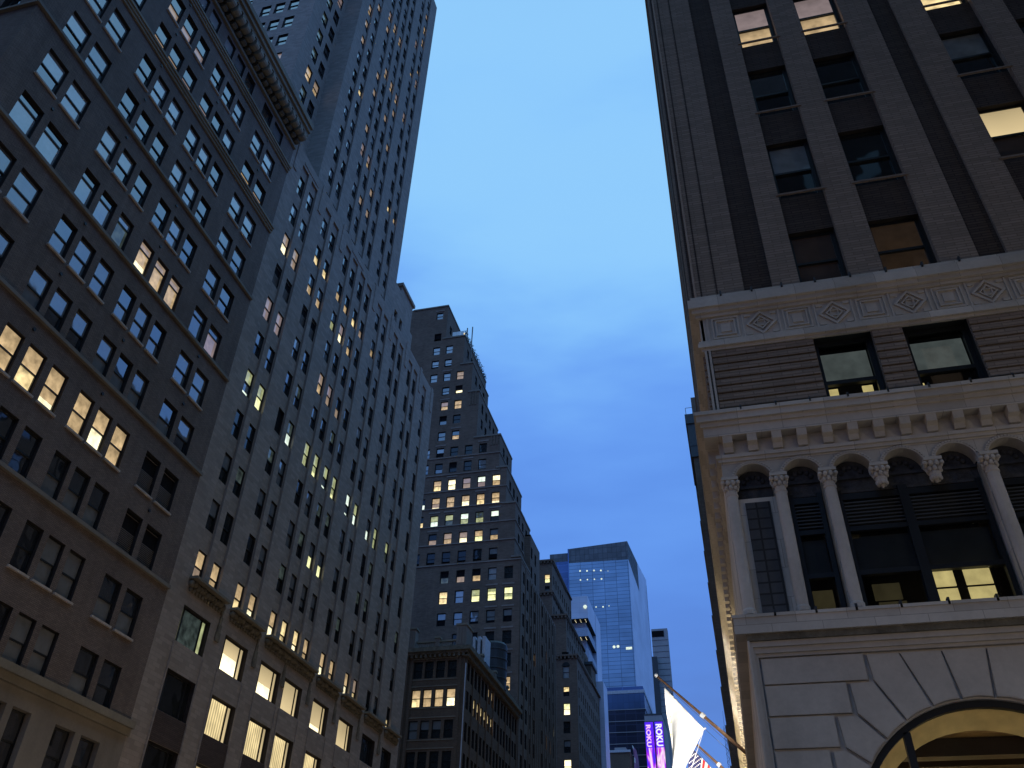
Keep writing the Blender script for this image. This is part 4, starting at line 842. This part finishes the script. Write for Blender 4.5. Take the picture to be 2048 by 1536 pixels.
for i, c in enumerate(CX):
    x = c*K_; pend = i in (3, 4, 6, 7, 9, 10)
    if pend: capital(x, True).build('pendant_capital', rt); continue
    mm = MB(); mm.lathe(x, 15.93, [(.135, ZA+.02), (.135, ZA+.1), (.115, ZA+.14), (.115, ZS-.42), (.13, ZS-.40), (.13, ZS-.37), (.11, ZS-.36)], 'terracotta_plain', 16); mm.box(x-.12, x+.12, 16.02, 16.35, ZA, ZS, 'terracotta', 'bt')
    cc = mm.build('column', rt, True); INV[cc] = Matrix.Identity(4); capital(x).build('capital', cc)
m = MB(); a, b = .34*K_+.12, .95*K_-.12                   # blank tiled panel
m.box(a, b, 16.06, 16.2, ZA, ZS-.4, 'terracotta', 'bn'); m.build('blank_panel', rt)
m = MB(); m.box(.49*K_, .80*K_, 16.03, 16.06, ZA+.02, 8.66, 'slate_tile', 'n'); m.build('tile_inset', rt)
def colonnade_window(a, b, mull, lit):
    mf = MB(); n = -.34
    for u in (a, b-.09): mf.fbox(F, u, u+.09, ZA, ZS-.3, n-.05, n+.08, 'frame_black')
    if mull: mf.fbox(F, mull-.09, mull+.09, ZA, ZS-.3, n-.05, n+.1, 'frame_black')
    for z, h in ((ZS-.52, .14), (7.95, .1), (7.02, .1), (ZA, .05)): mf.fbox(F, a+.09, b-.09, z, z+h, n-.05, n+.07, 'frame_black')
    segs = [(a+.09, (mull or b)-.09)]+([(mull+.09, b-.09)] if mull else [])
    for u0, u1 in segs:
        for i in range(7): z = 8.1+i*.078; mf.fbox(F, u0, u1, z, z+.03, n-.02, n+.06, 'frame_grey')
    w = mf.build('window', rt); INV[w] = Matrix.Identity(4)
    mp = MB()
    for u0, u1 in segs: fq(mp, F, u0, u1, ZA+.05, 7.95, n, 'clear_glass'); fq(mp, F, u0, u1, 8.05, ZS-.5, n-.03, 'opening_dark')
    mp.build('pane', w)
    mr = MB(); fq(mr, F, a, b, ZA, ZS, n-.9, 'opening_dark'); fq(mr, F, a+.1, b-.1, 7.1, 7.9, n-.12, 'frame_grey')
    if lit and mull:
        x0, x1 = mull+.13, b-.2; w3 = (x1-x0)
        for xa, xb in ((x0, x0+w3*.36), (x0+w3*.52, x0+w3*.93)):
            for za, zb in ((6.40, 6.76), (6.81, 7.2)): mr.fbox(F, xa, xb, za, zb, n-.30, n-.27, 'curtain_lit')
        for xa, xb in ((x0+.02, x0+w3*.3), (x0+w3*.52, x0+w3*.85)): mr.fbox(F, xa, xb, 7.125, 7.16, n-.11, n-.09, 'curtain_lit')
        for za, zb, xa, xb in ((6.3, 6.58, a+.35, a+.85), (6.62, 6.95, a+.3, a+.8)): mr.fbox(F, xa, xb, za, zb, n-.30, n-.27, 'curtain_dim')
    else: mr.fbox(F, a+.14, b-.14, 6.3, 6.9, n-.30, n-.27, 'curtain_dim')
    mr.build('room_interior', w)
colonnade_window(.95*K_+.15, 1.55*K_-.15, None, False); colonnade_window(1.55*K_+.15, 3.44*K_-.15, 2.43*K_, True); colonnade_window(3.44*K_+.15, 5.27*K_-.15, 4.35*K_, False)
ring('belt_course', [(6.14, 6.2, .22), (5.84, 6.14, .2)], 'terracotta')
for i, x in enumerate([.62, 1.08, 1.52, 2.0, 2.5, 3.0, 3.5, 4.0]):
    for (z, y, h) in ((6.2, 15.80, .07), (10.75, 15.58, .06), (14.34, 15.8, .06)):
        mm = MB(); mm.box(x*K_-.02, x*K_+.02, y-.02, y+.1, z-.06, z+h, 'metal_dark'); mm.build('ledge_clip', rt)
# lower storey: moulded frame, rusticated blocks, big arch
m = MB()
for i, (z0, z1, n) in enumerate(((5.72, 5.84, .14), (5.62, 5.72, .08), (5.52, 5.62, .02), (5.46, 5.52, -.03))):
    xs = XS+[.0, .04, .09, .12][i]; m.box(xs, XE, 16-n, 16.12, z0, z1, 'relief_stone' if i == 0 else 'terracotta_plain'); m.box(xs, XS+[.04, .09, .12, .16][i], 16-n, 16.12, -1.6, z0, 'terracotta_plain')
m.box(XS-.0, XS+.001, 16.12, YE, -1.6, 5.84, 'terracotta', 'e'); m.build('moulded_frame', rt)
AX, AZ, AR = 2.55*K_, 1.383*K_, 1.477*K_
P = lambda a, b: (a*K_, b*K_)
def arc(t0, t1, n=6, r=AR): return [(AX+r*math.cos(t0+(t1-t0)*i/n), AZ+r*math.sin(t0+(t1-t0)*i/n)) for i in range(n+1)]
def ang(p): return math.atan2(p[1]*K_-AZ, p[0]*K_-AX)
J = [(1.17, 1.95), (1.34, 2.23), (1.55, 2.47), (1.79, 2.64), (2.08, 2.79), (2.38, 2.85), (2.71, 2.85), (3.02, 2.79), (3.31, 2.64), (3.55, 2.47), (3.76, 2.23), (3.93, 1.95)]
out = {0: [(.97, 2.06), (.97, 2.39), (1.10, 2.40)], 1: [(1.10, 2.41), (1.08, 2.74), (1.29, 2.75)], 2: [(1.29, 2.76), (1.28, 3.09), (1.535, 3.10)], 3: [(1.535, 3.11), (1.52, 3.40), (1.87, 3.40)], 4: [(1.87, 3.40), (2.31, 3.40)], 5: [(2.31, 3.40), (2.77, 3.40)],
       6: [(2.77, 3.40), (3.23, 3.40)], 7: [(3.23, 3.40), (3.58, 3.40), (3.565, 3.11)], 8: [(3.565, 3.10), (3.82, 3.09), (3.81, 2.76)], 9: [(3.81, 2.75), (4.02, 2.74), (4.0, 2.41)], 10: [(4.0, 2.40), (4.13, 2.39), (4.13, 2.06)]}
def shrink(pts, d):
    cx = sum(p[0] for p in pts)/len(pts); cz = sum(p[1] for p in pts)/len(pts); o_ = []
    for p in pts:
        v = Vector((p[0]-cx, p[1]-cz)); l = v.length; o_.append((cx+v.x*(1-d/l), cz+v.y*(1-d/l)))
    return o_
def block(pts):
    ar = sum(pts[i][0]*pts[(i+1) % len(pts)][1]-pts[(i+1) % len(pts)][0]*pts[i][1] for i in range(len(pts)))
    if ar < 0: pts = pts[::-1]
    q = shrink(pts, .035); m.poly(F, q, -.12, -.045, 'terracotta_plain')
    t_ = shrink(pts, .05); m.face([F(u, z, -.04) for u, z in t_], 'terracotta_plain')
m = MB()
for i in range(11):
    a0 = ang(J[i]); a1 = ang(J[i+1]); block(arc(a1, a0, 5)+[P(*p) for p in out[i]])
for z0, z1, xe in ((3.10, 3.40, 1.515), (2.755, 3.095, 1.275), (2.41, 2.75, 1.08), (2.065, 2.40, .965)):
    block([P(.365, z0), P(xe, z0), P(xe, z1), P(.365, z1)]); block([P(5.1-xe, z0), P(6.3, z0), P(6.3, z1), P(5.1-xe, z1)])
for i in range(9): z1 = 2.055-i*.345; block([P(.365, z1-.335), P(1.04, z1-.335), P(1.04, z1), P(.365, z1)]); block([P(4.06, z1-.335), P(6.3, z1-.335), P(6.3, z1), P(4.06, z1)])
m.build('rusticated_wall', rt)
m = MB(); nb = 40; ya = -.12
A_ = arc(math.pi, 0, nb, AR); zt = 5.6
for p, q in zip(A_, A_[1:]): m.face([F(p[0], p[1], ya), F(q[0], q[1], ya), F(q[0], zt, ya), F(p[0], zt, ya)], 'terracotta_plain'); m.face([F(p[0], p[1], -.5), F(q[0], q[1], -.5), F(q[0], q[1], ya), F(p[0], p[1], ya)], 'terracotta_plain')
for u0, u1 in ((XS+.16, AX-AR), (AX+AR, XE)): m.face([F(u0, -1.6, ya), F(u1, -1.6, ya), F(u1, zt, ya), F(u0, zt, ya)], 'terracotta_plain')
m.build('lower_wall', rt)
mf = MB()
B_ = arc(math.pi, 0, nb, AR-.11)
for (p, q), (r, s) in zip(zip(A_, A_[1:]), zip(B_, B_[1:])):
    mf.face([F(*p, -.2), F(*r, -.2), F(*s, -.2), F(*q, -.2)][::-1], 'frame_black'); mf.face([F(*r, -.2), F(*s, -.2), F(*s, -.34), F(*r, -.34)][::-1], 'frame_black')
for c in (-1.25, 1.25): z = AZ+math.sqrt((AR-.1)**2-c*c); mf.fbox(F, AX+c-.06, AX+c+.06, -1.6, z, -.34, -.2, 'frame_black')
w = mf.build('arched_window', rt); INV[w] = Matrix.Identity(4)
mp = MB(); mp.face([F(u, z, -.27) for u, z in [(AX+AR, -1.6)]+arc(0, math.pi, 40, AR-.02)+[(AX-AR, -1.6)]][::-1], 'clear_glass'); mp.build('pane', w)
m = MB(); C_ = arc(math.pi, 0, nb, AR-.02); D_ = arc(math.pi, 0, nb, AR-.3)
for (p, q), (r, s) in zip(zip(C_, C_[1:]), zip(D_, D_[1:])): m.face([F(*p, -.5), F(*q, -.5), F(*s, -.95), F(*r, -.95)], 'plaster_cream')
for p, q in zip(D_, D_[1:]): m.face([F(p[0], p[1], -.96), F(q[0], q[1], -.96), F(q[0], 6.0, -.96), F(p[0], 6.0, -.96)], 'wood_ceiling')
for y0 in range(0, 9): m.box(XS+.3, 12, 17.3+y0*.78, 17.62+y0*.78, 3.95, 4.25, 'beam_dark')
m.box(XS+.3, 12, 16.95, 25, 4.26, 4.4, 'wood_ceiling'); m.box(XS+.3, 12, 25, 25.2, -1.6, 4.4, 'wood_ceiling'); m.build('hall_interior', rt)
for x, y in ((2.6, 18.6), (5.6, 18.2), (4.2, 21.4), (8.4, 20)): lamp('hall_lamp', x, y, 2.6, 40, (1, .72, .36), .12)
lamp('arch_lamp', AX, 16.75, .3, 60, (1, .75, .38), .1)
finish_windows(L, rt, 60)
# ================================================================== flags on their poles
def pole(name_label, b, t, r):
    rt = thing('flagpole', b, name_label, 'flagpole'); b = Vector(b); t = Vector(t)
    m = MB(); m.tube(b, b.lerp(t, .52), r, r*.85, 'bronze', 12); m.tube(b.lerp(t, .52), t, r*.8, r*.5, 'bronze', 12); m.build('pole', rt)
    m = MB(); m.blob(tuple(t+(t-b).normalized()*.06), r*1.1, 'metal_pale', 8); m.build('finial', rt)
    m = MB(); m.tube(b.lerp(t, .46), b.lerp(t, .5), r*1.35, r*1.35, 'metal_pale', 10); m.tube(b+Vector((-.02, 0, -.0)), b+Vector((.18, 0, -.18)), r*1.6, r*2, 'metal_dark', 10); m.build('collar', rt)
    m = MB(); o1 = Vector((-.05, 0, -.16)); m.tube(b.lerp(t, .1)+o1*.9, t+o1*.3, .007, .007, 'metal_dark', 5); m.tube(b+Vector((0, 0, -.45)), b.lerp(t, .55)+o1*1.9, .006, .006, 'metal_dark', 5); m.tube(b.lerp(t, .55)+o1*1.9, t+o1*.4, .006, .006, 'metal_dark', 5); m.build('halyard', rt)
    return rt
pole('bronze flagpole slanting up over the street, with the white flag', (.3, 29.5, 6.98), (-2.37, 29.5, 9.6), .062)
pole('bronze flagpole farther along, with the striped flag', (.3, 35.5, 6.98), (-1.95, 35.5, 9.25), .062)
def cloth(name, surf, ns, nt_, matf, label, cat, thick=.004):
    vs = [surf(i/ns, j/nt_) for j in range(nt_+1) for i in range(ns+1)]; me = bpy.data.meshes.new(name); fs = []; mi = []
    for j in range(nt_):
        for i in range(ns): a = j*(ns+1)+i; fs.append((a, a+1, a+ns+2, a+ns+1)); mi.append(matf((i+.5)/ns, (j+.5)/nt_))
    me.from_pydata(vs, [], fs); names = sorted(set(mi))
    for n_ in names: me.materials.append(MATS[n_])
    for p, q in zip(me.polygons, mi): p.material_index = names.index(q); p.use_smooth = True
    o = bpy.data.objects.new(name, me); COL.objects.link(o); sm = o.modifiers.new('thickness', 'SOLIDIFY'); sm.thickness = thick
    return tag(o, label, cat)
plain('cloth_white', (.82, .82, .79), .85, .1); plain('cloth_red', (.55, .03, .04), .85, .1); plain('cloth_navy', (.03, .035, .12), .85, .1); plain('cloth_pink', (.45, .22, .38), .85, .1); plain('emblem_green', (.55, .6, .15), .8, .1)
H1, H2 = Vector((-2.17, 29.5, 9.22)), Vector((-.99, 29.5, 7.82)); Q1, Q2 = Vector((-2.16, 29.5, 5.6)), Vector((-2.55, 29.5, 5.3))
def flag1(s, t):
    p = H1.lerp(H2, s); q = Q1.lerp(Q2, s); v = p.lerp(q, t)
    v.x += .10*math.sin(s*2.6+.4)*t*(1-t)*2; amp = .22*math.sin(min(1, t*1.8)*math.pi/2)
    v.y += amp*math.sin(s*9+t*2.2)+.12*t*math.sin(t*7+s*3); v.x += .05*t*math.sin(s*13+1)-.03*math.sin(t*9)*(1-s)
    return v
fw_ = cloth('flag', flag1, 60, 60, lambda s, t: 'cloth_white', 'large white flag with faint yellow-green marks, brightly floodlit', 'flag')
INV[fw_] = Matrix.Identity(4)
m = MB()
for cs, ct, r, a0, a1 in ((.10, .24, .045, -60, 90), (.10, .55, .05, 60, 250), (.2, .56, .035, -90, 120), (.12, .67, .03, 0, 200), (.06, .42, .035, 90, 300), (.5, .74, .05, 30, 210)):
    k = 8
    for i in range(k):
        t0, t1 = math.radians(a0+(a1-a0)*i/k), math.radians(a0+(a1-a0)*(i+1)/k)
        P_ = [flag1(cs+rr*math.cos(t), ct+rr*.7*math.sin(t))+Vector((0, -.012, 0)) for rr, t in ((r, t0), (r*1.35, t0), (r*1.35, t1), (r, t1))]; m.face(P_, 'emblem_green')
m.build('emblem', fw_)
H3, H4 = Vector((-1.84, 35.5, 8.85)), Vector((-.80, 35.5, 7.65)); Q3, Q4 = Vector((-2.25, 35.5, 6.2)), Vector((-1.5, 35.5, 5.1))
def flag2(s, t):
    v = H3.lerp(H4, s).lerp(Q3.lerp(Q4, s), t); v.y += .09*math.sin(s*7+t*5)*min(1, t*3); v.x += .03*math.sin(s*9+t*3)*t; return v
f2 = cloth('flag', flag2, 52, 40, lambda s, t: 'cloth_navy' if s < .43 and t < .4 else ('cloth_red' if int(s*13) % 2 == 0 else 'cloth_white'), 'striped red and white flag with a dark blue star-spangled corner, below the white flag', 'flag')
INV[f2] = Matrix.Identity(4)
m = MB()
for i in range(9):
    for j in range(11):
        if (i+j) % 2: continue
        s = (i+1)/10*.43; t = (j+1)/12*.4; c = flag2(s, t)+Vector((0, -.01, 0)); P_ = []
        for k in range(10): rr = .034 if k % 2 == 0 else .014; a_ = math.pi/2+k*math.pi/5; P_.append(c+Vector((rr*math.cos(a_), 0, rr*math.sin(a_))))
        m.face(P_, 'cloth_white')
m.build('stars', f2)
m = MB(); m.tube((-1.0, 29.5, 7.8), (-1.72, 29.0, 6.0), .012, .012, 'rope', 6); m.tube((-1.0, 29.5, 7.8), (-.93, 29.5, 7.85), .03, .03, 'metal_pale', 6)
tag(m.build('tie_rope'), 'thin white rope running down from the lower corner of the white flag', 'rope')
H5, H6 = Vector((-22.9, 200, 50.2)), Vector((-22.0, 200, 49.0)); Q5, Q6 = Vector((-22.6, 200, 43)), Vector((-21.5, 200, 42.5))
def flag3(s, t): v = H5.lerp(H6, s).lerp(Q5.lerp(Q6, s), t); v.y += .3*math.sin(s*5+t*4); v.x += .15*math.sin(t*5); return v
cloth('flag', flag3, 12, 20, lambda s, t: 'cloth_pink' if s > .3 or int(t*8) % 3 else 'cloth_white', 'small faded pink flag hanging far down the street, below the dark glass offices', 'flag', .02)
# ================================================================== blocks behind the viewpoint, across the side street
for nm, x0, x1, y0, y1, h, lab in (('office_block', 1, 44, -46, -2.5, 74, 'brick office block behind the viewpoint on the right, seen in reflections'), ('office_block', -62, -28.2, -50, -4, 62, 'brick office block behind the viewpoint on the left, seen in reflections')):
    rt = thing(nm, ((x0+x1)/2, (y0+y1)/2, -1.6), lab, 'building'); m = MB(); m.box(x0, x1, y0, y1, -1.6, h, 'brick_grey', 'b'); m.build('wall', rt)
    m = MB()
    for i in range(11):
        for j in range(int((x1-x0)/3)): z = 2+i*3.7; x = x0+1+j*3; m.box(x, x+1.3, y1, y1+.03, z, z+2.1, 'lit_dim' if random.random() < .15 else 'glass_dark', 's')
    w = m.build('windows', rt); w['kind'] = 'stuff'
